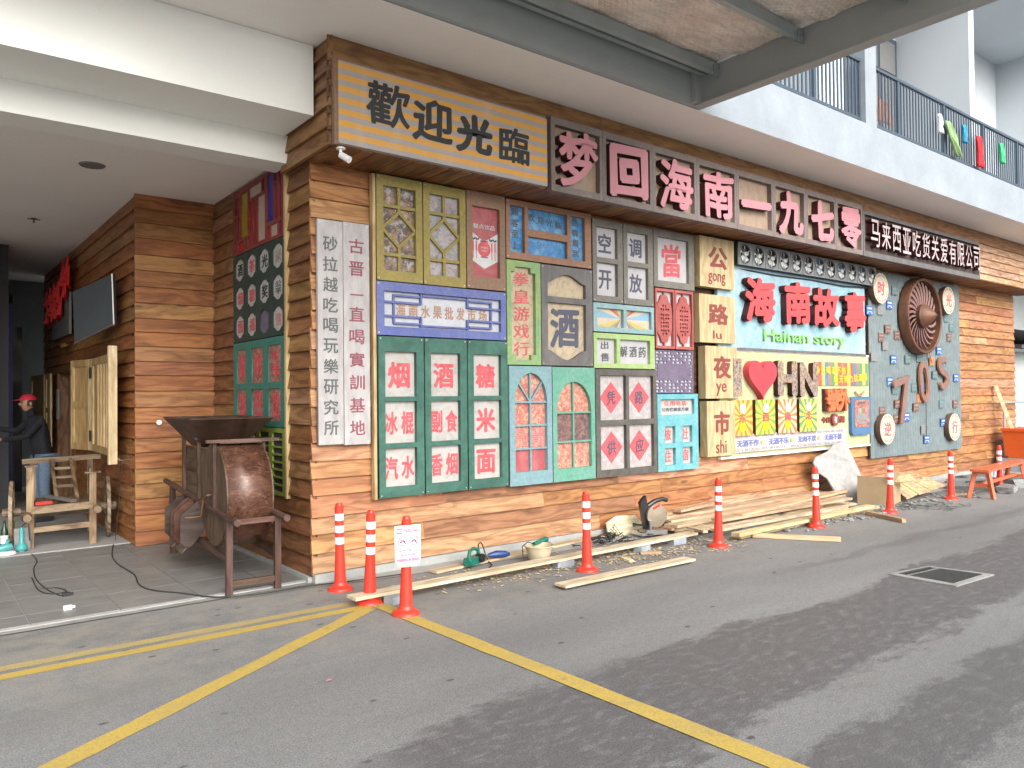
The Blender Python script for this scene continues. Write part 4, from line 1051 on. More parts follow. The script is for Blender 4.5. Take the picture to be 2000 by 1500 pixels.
# round badges
for (u, v), ch, lab in (((1721, 563), '时', 'round cream badge with a red character, top left of the metal panel'), ((1853, 587), '光', 'round cream badge right of the turbine'), ((1734, 838), '逆', 'round cream badge at the lower left of the metal panel'), ((1865, 834), '行', 'round cream badge at the lower right of the metal panel')):
    q = at(u, v, 1, 6.385); t = thing('round_badge', lab, 'badge', (q.x, 6.48, q.z), group='round badges on the corrugated panel'); r = .265
    bm = NB(); lathe(bm, [(r*.98, 0), (r, .02), (r, .085), (r*.98, .095), (0, .095)], (0, 0, 0), 'y', 32, 0)
    for f in bm.faces: f.material_index = 0 if f.calc_center_median().y < -.0935 else 1
    obj('disc', bm, ['badge_cream', 'badge_edge'], t)
    text(t, ch, 0, 0, .24, .24, 'ink_red', y=-.0955, bold=.015, t=.004, name='character')
    bm = NB()
    for rr, k in ((.235, 40), (.215, 0)):
        for i in range(40):
            if k and i % 5 == 0: continue
            if not k and 8 < i % 20 < 12: continue
            if not k: continue
            a = 2*math.pi*i/40; beam(bm, (rr*math.cos(a), -.097, rr*math.sin(a)), ((rr-.03)*math.cos(a+.02), -.097, (rr-.03)*math.sin(a+.02)), .012, .003, up=(0, 1, 0))
    obj('dial_marks', bm, 'ray_red', t)

# turbine
tb = thing('turbine_wheel', 'large rusty jet engine turbine mounted on the metal panel', 'turbine', (14.48, 6.485, 3.03))
ro = .675
bm = NB(); lathe(bm, [(ro*1.0, 0), (ro*1.03, .03), (ro*1.02, .15), (ro, .185), (ro*.965, .19), (ro*.94, .175), (ro*.93, .02)], n=48, axis='y', cap=False)
obj('casing', bm, 'rust', tb, smooth=True)
bm = NB(); lathe(bm, [(ro*.95, .018), (0, .018)], n=32, axis='y', cap=False); obj('back_plate', bm, 'letter_side', tb)
bm = NB()
nb = 24
bl = NB()
for side_ in (0,):
    pr = []
    for j in range(6):
        tt = j/5; rr = .17+(ro*.925-.17)*tt; tw = .12+.1*tt; wd = .026+.052*tt; sweep = -.40*tt*tt
        c_ = Vector((rr*math.sin(sweep), -.105+.01*tt, rr*math.cos(sweep))); dv = Vector((math.cos(tw)*wd, -math.sin(tw)*wd*1.1, 0))
        pr.append((bl.verts.new(c_-dv/1.0*.5), bl.verts.new(c_+dv*.5)))
    for a, b in zip(pr, pr[1:]): bl.faces.new((a[0], a[1], b[1], b[0]))
me = bpy.data.meshes.new('blade'); bl.to_mesh(me); bl.free(); mats(me, 'rust_letter')
for k in range(nb):
    o = link('blade', me, tb); o.rotation_euler = (0, 2*math.pi*k/nb, 0)
bm = NB(); lathe(bm, [(.21, .05), (.215, .17), (.19, .20), (.18, .215), (.13, .27), (.065, .34), (0.0, .385)], n=28, axis='y'); obj('nose_cone', bm, 'rust', tb, smooth=True)

# 70's
t = thing('rusty_letters', "brown cut out 70's lettering hung on the metal panel", 'letters', (12.80, 6.48, .548))
for ch, u, v, w_, h_, rot in (('7', 1768, 782, .58, .80, .20), ('0', 1809, 746, .40, .76, .12), ("'", 1829, 712, .08, .14, 0), ('s', 1846, 728, .38, .62, .25)):
    q = at(u, v, 1, 6.40)
    if ch == "'": continue
    text(t, ch, q.x-12.80, q.z-.548, w_, h_, 'rust_letter', y=-.03, t=.035, bold=.004, side='rust_edge', name='letter', rot=rot)
q = at(1820, 700, 1, 6.40); bm = NB(); tube(bm, [(q.x-12.8, -.05, q.z-.548+.12), (q.x-12.78, -.05, q.z-.548), (q.x-12.72, -.05, q.z-.62)], .014, 6); obj('apostrophe', bm, 'rust_edge', t)
q = at(1810, 830, 1, 6.45); bm = NB(); tube(bm, [(q.x-12.8, -.022, 1.3), (q.x-12.79, -.022, .8), (q.x-12.8, -.022, .3)], .006, 5); obj('wire', bm, 'black_rubber', t)

# ------------------------------------------------------------ signs on the fascia
p = Panel('welcome_banner', 'orange striped silver banner with black brush characters above the corner', 'sign', 2.885, 5.205, 3.805, 4.505, (0, 6.04, 0), t=.07)
bm = NB(); box(bm, 0, p.w, -.07, 0, 0, p.h); bmesh.ops.bevel(bm, geom=[e for e in bm.edges if e.calc_length() > .3], offset=.006, segments=2); obj('banner_sheet', bm, 'banner', p.o, center=True)
bm = NB(); box(bm, -.03, 0, -.05, 0, -.01, p.h+.03); box(bm, 0, p.w, -.05, 0, p.h+.001, p.h+.03); obj('back_frame', bm, 'mid_brown', p.o)
for (u, v, w_, h_), ch in zip(((.205, .40, .185, .55), (.405, .46, .19, .55), (.605, .50, .185, .52), (.815, .525, .165, .50)), '歡迎光臨'):
    text(p.o, ch, p.X(u), p.Z(v), p.w*w_, p.h*h_, 'ink_black', y=-.0705, t=.003, bold=.045 if ch == '光' else (.03 if ch == '迎' else .022), name='character', rise=.05, wob=.014)
XS = [(5.243, 5.990), (5.990, 6.798), (6.798, 7.595), (7.595, 8.397), (8.397, 9.217), (9.217, 10.012), (10.012, 10.820), (10.820, 11.600)]
t = thing('title_sign', 'long taupe framed sign of eight boxes holding thick pink characters', 'sign', (5.24, 6.038, 3.770))
for i, ((x0, x1), ch) in enumerate(zip(XS, '梦回海南一九七零')):
    a, b = x0-5.24, x1-5.24; H = .77
    slab('frame', rect(a+.002, b-.002, 0, H), [rect(a+.055, b-.045, .07, H-.075)], .085, 'frame_taupe', t, 0)
    bm = NB(); box(bm, a+.05, b-.04, -.02, -.008, .06, H-.06); obj('panel', bm, 'tan_panel', t, center=True)
    zc = .365; w_, h_ = (b-a)*.76, .585
    if ch == '一': h_, w_ = .10, (b-a)*.82
    text(t, ch, (a+b)/2-.02, zc, w_, h_, 'pink_face', y=-.022, t=.10, bold=.05 if ch in '回九七一' else .03, side='letter_side', name='character', rise=.05, wob=.014)
p = Panel('company_sign', 'dark framed sign with a line of thin silver raised characters', 'sign', 11.640, 16.020, 3.770, 4.478, (0, 6.038, 0), t=.05)
p.slab(rect(0, p.w, 0, p.h), [p.r(.012, .99, .08, .88)], 'slate', 'frame', t=.07); p.pane('black_panel', .011, .991, .07, .89, y=-.01, t=.01)
for i, ch in enumerate('马来西亚吃货关爱有限公司'):
    text(p.o, ch, p.X(.065+.0795*i), p.Z(.475), p.w*.064, p.h*.60, 'silver_letter', y=-.022, t=.10, bold=.006, side='letter_side', name='character')
# little spotlight under the fascia corner
t = thing('spotlight', 'small white spotlight under the corner of the welcome banner', 'lamp', (2.94, 6.05, 3.79))
bm = NB(); lathe(bm, [(.04, 0), (.04, -.012), (0, -.012)], n=16); obj('base', bm, 'pvc_white', t)
bm = NB(); tube(bm, [(0, 0, -.012), (0, 0, -.045), (.012, -.03, -.07)], .014, 8); obj('arm', bm, 'pvc_white', t)
bm = NB(); tube(bm, [(.0, -.0, -.06), (.045, -.075, -.115)], [.028, .03], 14); obj('head', bm, 'pvc_white', t)

# ------------------------------------------------------------ panels on the return wall (facing the passage)
WS = (2.965, 0, 0)
def P2(name, label, cat, y0, y1, z0, z1, **k):
    """y0 > y1: local x runs from deep (y0) to the corner (y1)"""
    k.setdefault('t', .032); q = Panel(name, label, cat, 0, y0-y1, z0, z1, (2.934, y0, 0), R(-90), **k); return q
bm = NB(); box(bm, 2.885, 2.934, 7.135, 7.175, .70, 3.88); tag(obj('timber_batten', bm, 'pale_wood_v', center=True, color=(.46, .33, .16)), 'upright pale batten beside the old windows on the return wall', 'batten')
p = P2('stained_window', 'old red window with blue, yellow and pale coloured panes', 'window', 8.67, 7.19, 3.235, 3.955)
W, H = p.w, p.h
cells = [((.04, .12), (.12, .38), 'cloth_glass_wine'), ((.04, .07), (.42, .93), 'cloth_glass_wine'), ((.085, .125), (.42, .78), 'cloth_glass_dark'), ((.17, .31), (.10, .76), 'cloth_glass_yellow'), ((.34, .58), (.08, .24), 'cloth_glass_pale'), ((.34, .40), (.28, .75), 'cloth_glass_red'), ((.42, .48), (.28, .93), 'cloth_glass_red'), ((.51, .65), (.28, .93), 'cloth_glass_pale'), ((.60, .655), (.06, .24), 'cloth_glass_wine'), ((.69, .80), (.05, .72), 'cloth_glass_blue'), ((.825, .875), (.05, .20), 'cloth_glass_dark'), ((.825, .875), (.24, .72), 'cloth_glass_wine'), ((.90, .95), (.05, .72), 'cloth_glass_wine'), ((.10, .23), (.82, .95), 'cloth_glass_red'), ((.25, .29), (.79, .95), 'cloth_glass_wine'), ((.31, .36), (.79, .95), 'cloth_glass_red'), ((.68, .73), (.78, .95), 'cloth_glass_red'), ((.75, .87), (.78, .95), 'cloth_glass_pale'), ((.89, .95), (.78, .95), 'cloth_glass_wine')]
p.frame('old_red', *[(a[0], a[1], b[0], b[1]) for a, b, _ in cells])
for a, b, c in cells: p.pane(c, a[0]-.004, a[1]+.004, b[0]-.008, b[1]+.008)
p = P2('lattice_window', 'dark green window with twelve rounded openings', 'window', 8.67, 7.19, 2.275, 3.232)
hs = []
for r_ in range(3):
    for c_ in range(4):
        cu, cv = .135+.245*c_, .175+.325*r_; hu, hv = .085, .125; k = .35
        hs.append((cu, cv, p.pts([(cu-hu*k, cv-hv), (cu+hu*k, cv-hv), (cu+hu*.75, cv-hv*.72), (cu+hu, cv-hv*.62), (cu+hu, cv+hv*.62), (cu+hu*.75, cv+hv*.72), (cu+hu*k, cv+hv), (cu-hu*k, cv+hv), (cu-hu*.75, cv+hv*.72), (cu-hu, cv+hv*.62), (cu-hu, cv-hv*.62), (cu-hu*.75, cv-hv*.72)])))
p.frame('bottle_green', *[h for _, _, h in hs])
for i, (cu, cv, _) in enumerate(hs): p.pane('p_grey' if i not in (10,) else 'purple', cu-.09, cu+.09, cv-.13, cv+.13)
for i, ch, m_ in ((0, '酒', 'ink_black'), (1, '茶', 'ink_red'), (2, '光', 'ink_black'), (3, '米', 'ink_dull'), (4, '烟', 'ink_red'), (5, '糖', 'ink_red'), (6, '奖', 'ink_black'), (7, '公\n平', 'ink_grey'), (8, '面', 'ink_red'), (9, '福', 'ink_red'), (11, '信', 'ray_pink')):
    p.text(ch, hs[i][0], hs[i][1], .11, .14, m_, bold=.02, name='character')
p.screws()
p = P2('jade_shutter', 'jade green shutter with six worn red lettered panes', 'shutter', 8.67, 7.19, 1.372, 2.272)
cells = [(.07, .26, .09, .50), (.38, .60, .09, .50), (.70, .92, .09, .50), (.07, .26, .57, .93), (.38, .60, .57, .93), (.70, .92, .57, .93)]
p.frame('jade', *cells)
for cl, ch in zip(cells, ('喜', '财', '开\n志', '福', '旺', '祝\n信')): p.pane('p_old', *cl); p.text(ch, (cl[0]+cl[1])/2, (cl[2]+cl[3])/2, .15, .26, 'ink_red', bold=.03, name='character')
p.screws()
p = P2('louvred_shutter', 'yellow green shutter with open slats behind the drum', 'shutter', 8.67, 7.19, .705, 1.368)
cols = [(.04, .22), (.28, .46), (.52, .70), (.76, .94)]; rows = [(.07+.112*i, .07+.112*i+.085) for i in range(8)]
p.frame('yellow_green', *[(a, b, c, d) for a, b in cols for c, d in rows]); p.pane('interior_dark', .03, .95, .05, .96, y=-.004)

# ============================================================ things on the ground
random.seed(5)
# bollards
def bollard(x, y, label, h=.75, proto={}):
    if not proto:
        def me(name, prof, m_, n=20):
            bm = NB(); lathe(bm, prof, n=n); ms = bpy.data.meshes.new(name); bm.to_mesh(ms); bm.free(); mats(ms, m_)
            for p_ in ms.polygons: p_.use_smooth = True
            ms.set_sharp_from_angle(angle=R(40)); return ms
        proto['base'] = me('base', [(.108, 0), (.108, .012), (.095, .028), (.062, .045), (.052, .07)], 'bollard_red')
        proto['post'] = me('post', [(.052, .06), (.041, .30), (.0375, .38), (.0375, .69), (.0375, .715), (.030, .72), (.030, .735), (.024, .748), (0, .75)], 'bollard_red')
        proto['band'] = me('reflective_band', [(.0375, 0), (.0392, .002), (.0392, .058), (.0375, .06)], 'band_white')
        bm = NB()
        for k in range(6):
            a = k*math.pi/3; lathe(bm, [(.008, 0), (.008, .012), (0, .012)], (.085*math.cos(a), .085*math.sin(a), .018), n=6)
        ms = bpy.data.meshes.new('bolt'); bm.to_mesh(ms); bm.free(); mats(ms, 'hinge_metal'); proto['bolt'] = ms
    t = thing('bollard', label, 'bollard', (x, y, 0), random.uniform(0, 1), group='red and white traffic bollards')
    t.rotation_euler = (random.uniform(-.02, .02), random.uniform(-.015, .015), random.uniform(0, 3))
    link('base', proto['base'], t); link('post', proto['post'], t); link('bolt', proto['bolt'], t)
    for z in (.395, .495, .598): link('reflective_band', proto['band'], t, (0, 0, z))
    return t
for x, y, lab in ((2.981, 6.196, 'red and white bollard nearest the wall corner, leftmost of all'), (2.968, 5.640, 'red and white bollard between the leftmost one and the notice, base behind a plank'), (3.026, 5.167, 'red bollard with a white no parking notice taped on'), (5.089, 5.330, 'red and white bollard standing between the long plank and the short plank'), (6.964, 5.239, 'red and white bollard right of the mitre saw'), (8.877, 5.205, 'red and white bollard in front of the timber pile, before the white sheet'), (10.67, 5.166, 'red and white bollard in front of the cardboard box'), (12.729, 5.212, 'red and white bollard just left of the red bench'), (14.5, 5.165, 'farthest red and white bollard, behind the red bench')):
    bollard(x, y, lab)
# notice
t = thing('parking_notice', 'white paper no parking notice taped to a red bollard', 'notice', (3.018, 5.115, .37), R(-13)); W, H = .205, .315
bm = NB(); g = [[bm.verts.new((-W/2+W*i/6, .006*((i-3)/3)**2-.002, H*j)) for i in range(7)] for j in range(2)]
for i in range(6): bm.faces.new((g[0][i], g[0][i+1], g[1][i+1], g[1][i]))
o = obj('sheet', bm, 'sheet_white', t, smooth=True); md = o.modifiers.new('s', 'SOLIDIFY'); md.thickness = .0015
bm = NB(); box(bm, -.09, -.045, -.006, -.004, .255, .295); obj('stamp', bm, 'magenta_ink', t)
text(t, 'NO', -.067, .275, .034, .026, 'sheet_white', y=-.0062, t=.001, bold=.02); text(t, 'PARKING', .025, .275, .12, .032, 'magenta_ink', y=-.005, t=.001, bold=.02)
for cx in (-.043, .045):
    bm = NB(); tube(bm, [(cx+.033*math.cos(a), -.006, .20+.033*math.sin(a)) for a in [2*math.pi*i/20 for i in range(21)]], .0032, 5, cap=False); tube(bm, [(cx-.023, -.006, .223), (cx+.023, -.006, .177)], .003, 5); obj('ban_symbol', bm, 'magenta_ink', t)
    bm = NB()
    for q in (-.014, .014): lathe(bm, [(.008, 0), (.008, .001), (0, .001)], (cx+q, -.0045, .193), 'y', 10)
    beam(bm, (cx-.014, -.005, .194), (cx+.012, -.005, .207), .004, .001, up=(0, 1, 0)); beam(bm, (cx+.014, -.005, .194), (cx+.004, -.005, .212), .004, .001, up=(0, 1, 0)); obj('motorcycle_symbol', bm, 'ink_black', t)
for i, b_ in enumerate(('NO MOTORCYCLE', 'NO SCOOTER', 'PARKING IN SPACE')): text(t, b_, 0, .128-.036*i, (.15, .12, .17)[i], .020, 'magenta_ink', y=-.005, t=.001, bold=.01)

# winnowing machine
wm = thing('winnowing_machine', 'old dark wooden winnowing machine with a copper brown drum and hopper', 'machine', (2.372, 6.60, 0), R(-3.0))
DWc = (.075, .038, .022)
def wpart(name, bm, mat='dark_wood', col=DWc, sm=False): return obj(name, bm, mat, wm, color=col, center=True, smooth=sm)
def mb(name, a, b, w_, t_, mat='dark_wood', col=DWc):
    bm = NB(); beam(bm, a, b, w_, t_); bmesh.ops.bevel(bm, geom=bm.edges[:], offset=.003, segments=1); return wpart(name, bm, mat, col)
for x in (-.205, .205):
    for y, h in ((0, .655), (2.15, .73)): mb('leg', (x, y, 0), (x, y, h), .052, .052, 'dark_wood', (.075, .036, .027))
    bm = NB(); tube(bm, [(x, -.26, .645), (x, .6, .68), (x, 2.5, .765)], [.030, .032, .028], 8); wpart('carrying_pole', bm, 'dark_wood_y', (.085, .045, .034))
    mb('side_rail', (x, .0, .30), (x, 2.15, .36), .03, .05, 'dark_wood_y')
mb('cross_bar', (-.205, 0, .615), (.205, 0, .615), .035, .045, 'dark_wood_h', (.12, .055, .04)); mb('cross_bar', (-.205, 0, .10), (.205, 0, .10), .03, .05, 'dark_wood_h'); mb('cross_bar', (-.205, 2.15, .13), (.205, 2.15, .13), .03, .05, 'dark_wood_h')
ra, zc, yc, hw = .455, .80, .52, .185
bm = NB(); n = 40; L = []
for i in range(n+1):
    a = 2*math.pi*i/n; L.append([bm.verts.new((x, yc+ra*math.cos(a), zc+ra*math.sin(a))) for x in (-hw, hw)])
for a, b in zip(L, L[1:]): bm.faces.new((a[0], a[1], b[1], b[0]))
o = wpart('drum_shell', bm, 'copper_drum', (1, 1, 1), True); md = o.modifiers.new('s', 'SOLIDIFY'); md.thickness = .008
for s in (-1, 1):
    nb_ = 7
    for k in range(nb_):                      # upright boards closing the drum's round side
        a, b = yc-ra+2*ra*k/nb_+.0015, yc-ra+2*ra*(k+1)/nb_-.0015; pts = []
        for j in range(7): y = a+(b-a)*j/6; pts.append((y, zc+math.sqrt(max(0, ra*ra-(y-yc)**2))))
        low = []
        for j in range(7): y = b-(b-a)*j/6; low.append((y, zc-math.sqrt(max(0, ra*ra-(y-yc)**2))))
        def slabp(poly, nm):
            bm = NB(); f = bm.faces.new([bm.verts.new((s*hw, q[0], q[1])) for q in poly]); r_ = bmesh.ops.extrude_face_region(bm, geom=[f]); bmesh.ops.translate(bm, verts=[v for v in r_['geom'] if isinstance(v, bmesh.types.BMVert)], vec=(s*.016, 0, 0)); bmesh.ops.remove_doubles(bm, verts=bm.verts, dist=1e-4); bmesh.ops.recalc_face_normals(bm, faces=bm.faces); wpart(nm, bm, 'dark_wood', (.10, .062, .038))
        if k == 3:
            hr = .12; up = [(b, zc+hr)]+[(yc+(b-a)/2*math.cos(math.pi*j/6), zc+hr*.75+.02+.035*math.sin(math.pi*j/6)) for j in range(7)]+[(a, zc+hr)]
            slabp(pts+[(b, zc+hr*.9), (yc, zc+hr), (a, zc+hr*.9)], 'side_board'); slabp(low+[(a, zc-hr*.9), (yc, zc-hr), (b, zc-hr*.9)], 'side_board')
        else: slabp(pts+low, 'side_board')
    mb('batten', (s*(hw+.032), yc-.10, .70), (s*(hw+.032), yc-.10, 1.285), .03, .045, 'dark_wood', (.07, .035, .026))
bm = NB(); lathe(bm, [(.03, -.19), (.03, .19)], (0, yc, zc), 'x', 12); wpart('axle', bm, 'hinge_metal')
for a in (0, .9, 1.8, 2.7):
    bm = NB(); beam(bm, (0, yc-.38*math.cos(a), zc-.38*math.sin(a)), (0, yc+.38*math.cos(a), zc+.38*math.sin(a)), .30, .015, up=(0, -math.sin(a+.01), math.cos(a+.01))); wpart('fan_blade', bm)
# body behind the drum
for s in (-1, 1):
    for k in range(4):
        z0 = .70+.125*k; z1 = z0+.122
        bm = NB(); y1 = 1.75 if k < 3 else 1.66
        box(bm, s*hw-.009, s*hw+.009, yc+.28, y1, z0, z1); wpart('body_board', bm, 'dark_wood_y', (.10, .062, .036))
    mb('batten', (s*(hw+.025), 1.0, .66), (s*(hw+.025), 1.0, 1.38), .03, .045); mb('batten', (s*(hw+.025), 1.60, .70), (s*(hw+.025), 1.60, 1.40), .03, .045)
bm = NB(); box(bm, -hw, hw, 1.735, 1.755, .70, 1.13); wpart('end_board', bm, 'dark_wood_h')
bm = NB(); box(bm, -hw, hw, .85, 1.75, .69, .705); wpart('floor_board', bm, 'dark_wood_y')
mb('top_bar', (-.30, .36, 1.285), (.34, .36, 1.285), .045, .028, 'dark_wood_h', (.12, .06, .045)); mb('top_bar', (-.26, .95, 1.29), (.30, .95, 1.29), .045, .028, 'dark_wood_h')
bm = NB(); box(bm, -hw, hw, .34, .90, 1.262, 1.272); wpart('top_board', bm, 'dark_wood_y')
# hopper: four sloping boards
T = [(-.36, .68), (.40, .68), (.40, 1.82), (-.36, 1.82)]; Bq = [(-.17, .98), (.17, .98), (.17, 1.45), (-.17, 1.45)]
for i in range(4):
    j = (i+1) % 4; bm = NB()
    a, b, c, d = Vector((*T[i], 1.47)), Vector((*T[j], 1.47)), Vector((*Bq[j], 1.20)), Vector((*Bq[i], 1.20)); nn = (b-a).cross(d-a).normalized()*.018
    hexa(bm, [d, c, c+nn, d+nn, a, b, b+nn, a+nn]); wpart('hopper_board', bm, 'dark_wood_h' if i % 2 == 0 else 'dark_wood_y', (.065, .038, .027))
# grain chutes hanging low on the left
for k, y in enumerate((1.02, 1.42)):
    for dy in (-.13, .13):
        bm = NB(); f = bm.faces.new([bm.verts.new((x_, y+dy-.007, z_)) for x_, z_ in ((-.19, .70), (-.26, .70), (-.40, .58), (-.40, .34), (-.33, .27), (-.19, .42))]); r_ = bmesh.ops.extrude_face_region(bm, geom=[f]); bmesh.ops.translate(bm, verts=[v for v in r_['geom'] if isinstance(v, bmesh.types.BMVert)], vec=(0, .014, 0)); bmesh.ops.recalc_face_normals(bm, faces=bm.faces); wpart('chute_side', bm, 'dark_wood_h', ((.05, .034, .026), (.085, .032, .018))[(k+(dy > 0)) % 2])
    bm = NB(); hexa(bm, [(-.19, y-.122, .425), (-.385, y-.122, .235), (-.385, y+.122, .235), (-.19, y+.122, .425), (-.19, y-.122, .439), (-.385, y-.122, .249), (-.385, y+.122, .249), (-.19, y+.122, .439)]); wpart('chute_floor', bm, 'dark_wood_h', (.13, .095, .07))
bm = NB(); tube(bm, [(-.2, yc, zc), (-.25, yc, zc), (-.255, yc+.12, zc-.05), (-.26, yc+.19, zc-.21), (-.36, yc+.20, zc-.215), (-.40, yc+.20, zc-.21)], .009, 8); wpart('crank', bm, 'rust')

# wooden hand cart
ct = thing('wooden_cart', 'weathered old wooden hand cart with slatted frame and edge on wheels', 'cart', (1.43, 10.0, .03), R(-8))
CWc = (.20, .14, .08)
def cp_(name, a, b, w_, t_, mat='dark_wood', col=CWc):
    bm = NB(); beam(bm, a, b, w_, t_); bmesh.ops.bevel(bm, geom=bm.edges[:], offset=.004, segments=1); return obj(name, bm, mat, ct, color=col, center=True)
for x, h in ((-.31, .90), (.30, .80)): cp_('post', (x, 0, 0), (x, 0, h), .07, .05, 'dark_wood', (.30, .21, .115))
for x in (-.31, .30): cp_('post', (x, .95, 0), (x, .95, .93), .06, .05)
cp_('cross_rail', (-.30, -.01, .42), (.30, -.01, .44), .06, .08, 'dark_wood_h', (.25, .175, .10)); cp_('cross_rail', (-.30, 0, .20), (.30, 0, .22), .04, .06, 'dark_wood_h', (.28, .2, .12))
cp_('cross_rail', (-.42, .95, .90), (.42, .95, .93), .06, .06, 'dark_wood_h'); cp_('cross_rail', (-.3, .95, .35), (.3, .95, .35), .05, .06, 'dark_wood_h'); cp_('cross_rail', (-.3, .6, .30), (.3, .6, .30), .05, .06, 'dark_wood_h')
for x, h in ((-.33, .38), (.34, .42)):
    bm = NB(); tube(bm, [(x, -.20, h-.02), (x, .5, h+.02), (x, 1.15, h+.04)], .042, 8); obj('shaft', bm, 'dark_wood_y', ct, color=(.22, .155, .09))
for k in range(5): bm = NB(); box(bm, -.28+.115*k, -.172+.115*k, .03, .93, .445, .462); obj('bed_board', bm, 'dark_wood_y', ct, color=(.20, .14, .09), center=True)
bm = NB(); box(bm, .265, .285, .02, .45, .46, .86); obj('side_panel', bm, 'dark_wood_y', ct, color=(.20, .15, .10), center=True)
bm = NB(); box(bm, -.36, -.24, -.04, .10, .90, .915); obj('arm_rest', bm, 'dark_wood_y', ct, color=CWc); bm = NB(); box(bm, .22, .38, -.04, .10, .80, .815); obj('arm_rest', bm, 'dark_wood_y', ct, color=CWc)
for x in (-.115, .09): cp_('ladder_rail', (x, .90, .90), (x+.06, .25, .47), .035, .06, 'dark_wood_y')
for q in (.2, .42, .64): cp_('ladder_rung', (-.115+.06*q, .90-.65*q, .90-.43*q), (.09+.06*q, .90-.65*q, .90-.43*q), .03, .03, 'dark_wood_h')
for x in (-.50, .47):
    wh = bpy.data.objects.new('wheel', None); C.objects.link(wh); wh.parent = ct; wh.location = (x, .42, .36)
    bpy.data.objects.remove(wh)
    bm = NB(); lathe(bm, [(.36, -.018), (.36, .018), (.31, .018), (.31, -.018), (.36, -.018)], (x, .42, .36), 'x', 28, cap=False)
    rim = obj('wheel', bm, 'dark_wood_y', ct, color=(.26, .20, .13))
    bm = NB()
    for k in range(4):
        a = k*math.pi/4; beam(bm, (x, .42-.31*math.cos(a), .36-.31*math.sin(a)), (x, .42+.31*math.cos(a), .36+.31*math.sin(a)), .025, .05)
    obj('spokes', bm, 'dark_wood_y', rim, color=(.24, .18, .12)); bm = NB(); lathe(bm, [(.05, -.09), (.05, .09), (0, .09)], (x, .42, .36), 'x', 12); obj('hub', bm, 'dark_wood_y', rim, color=(.24, .18, .12))
bm = NB(); lathe(bm, [(.022, -.58), (.022, .56)], (0, .42, .36), 'x', 8); obj('axle', bm, 'dark_wood_h', ct, color=CWc)
bm = NB(); beam(bm, (1.32, 10.42, .56), (1.53, 9.93, .53), .055, .03); tag(obj('spirit_level', bm, 'tool_metal', center=True), 'long silver aluminium bar lying on the hand cart', 'tool')
bm = NB(); beam(bm, (1.17, 10.08, .515), (1.34, 10.10, .515), .05, .035); bmesh.ops.bevel(bm, geom=bm.edges[:], offset=.01, segments=2); tag(obj('red_case', bm, 'tool_red', center=True), 'small red tool case lying on the bed of the hand cart', 'tool')
t = thing('wine_bottle', 'dark green wine bottle with a white label at the left edge', 'bottle', (.90, 10.22, .03))
bm = NB(); lathe(bm, [(.037, 0), (.037, .19), (.030, .215), (.014, .25), (.013, .30), (.015, .302), (.015, .31), (0, .31)], n=18); obj('glass', bm, 'bottle_glass', t, smooth=True)
bm = NB(); lathe(bm, [(.0378, .06), (.0378, .15)], n=18); obj('label', bm, 'pvc_white', t)
t = thing('angle_grinder', 'teal angle grinder standing in front of a grey board by the cart', 'tool', (1.03, 9.93, .03))
bm = NB(); tube(bm, [(0, -.02, .26), (0, -.02, .20), (0, -.02, .10), (0, -.02, .085)], [.018, .022, .024, .035], 12); obj('body', bm, 'tool_teal', t, smooth=True)
bm = NB(); lathe(bm, [(.055, .02), (.06, .04), (.045, .075), (.03, .09)], (0, -.02, 0), n=16); lathe(bm, [(.035, 0), (.035, .02), (0, .02)], (0, -.02, 0), n=12); obj('head', bm, 'tool_teal', t, smooth=True)
bm = NB(); tube(bm, [(0, -.02, .26), (.03, 0, .30), (.07, .02, .28), (.08, .03, .1)], .006, 6); obj('cable', bm, 'black_rubber', t)
bm = NB(); box(bm, .97, 1.12, 9.99, 10.02, .03, .27); tag(obj('grey_board', bm, 'rubble_grey', center=True), 'small grey board standing behind the teal grinder', 'board')
t = thing('power_tool', 'blue power tool lying on a white cloth at the left edge', 'tool', (.88, 9.86, .03))
bm = NB(); lathe(bm, [(.10, 0), (.09, .02), (.05, .03), (0, .03)], n=14); obj('cloth', bm, 'cloth_white', t, smooth=True)
bm = NB(); tube(bm, [(-.08, 0, .06), (0, 0, .07), (.06, 0, .08)], [.03, .045, .03], 12); tube(bm, [(0, 0, .07), (.02, -.02, .15)], .02, 8); obj('body', bm, 'tool_teal', t, smooth=True)

# television, plaque with ribbon, shutters, notice, on the passage wall
def quad_slab(name, pts, t_, mat, parent):
    bm = NB(); a, b, c, d = [Vector(p_) for p_ in pts]; nn = (b-a).cross(d-a).normalized()*t_
    hexa(bm, [a, b, b+nn, a+nn, d, c, c+nn, d+nn]); return obj(name, bm, mat, parent)
t = thing('television', 'wall mounted flat television tilted out over the wooden shutters', 'television', (1.95, 9.97, 2.54))
O = Vector((1.95, 9.97, 2.54)); PT = [Vector((1.736, 11.2, 2.39))-O, Vector((1.95, 9.97, 2.545))-O, Vector((1.93, 9.96, 3.135))-O, Vector((1.71, 11.19, 3.05))-O]
nn = (PT[1]-PT[0]).cross(PT[3]-PT[0]).normalized()
quad_slab('body', [p_-nn*.035 for p_ in PT], .034, 'black_plastic', t)
cc = sum(PT, Vector())/4; IN = [cc+(p_-cc)*.975 for p_ in PT]; quad_slab('screen', [p_+nn*.001 for p_ in IN], .003, 'screen', t)
ed = NB(); beam(ed, PT[1]+nn*.002, PT[2]+nn*.002, .012, .02); beam(ed, PT[0]+nn*.002, PT[1]+nn*.002, .012, .02); obj('edge_trim', ed, 'tool_metal', t)
bm = NB(); beam(bm, cc-nn*.04, Vector((2.05, 10.7, 2.8))-O, .12, .12); obj('bracket', bm, 'black_plastic', t)
t = thing('wall_plaque', 'grey plaque behind the television', 'plaque', (2.03, 14.2, 2.98))
bm = NB(); box(bm, -.03, 0, -.85, .85, -.30, .34); obj('board', bm, 'plate_grey', t)
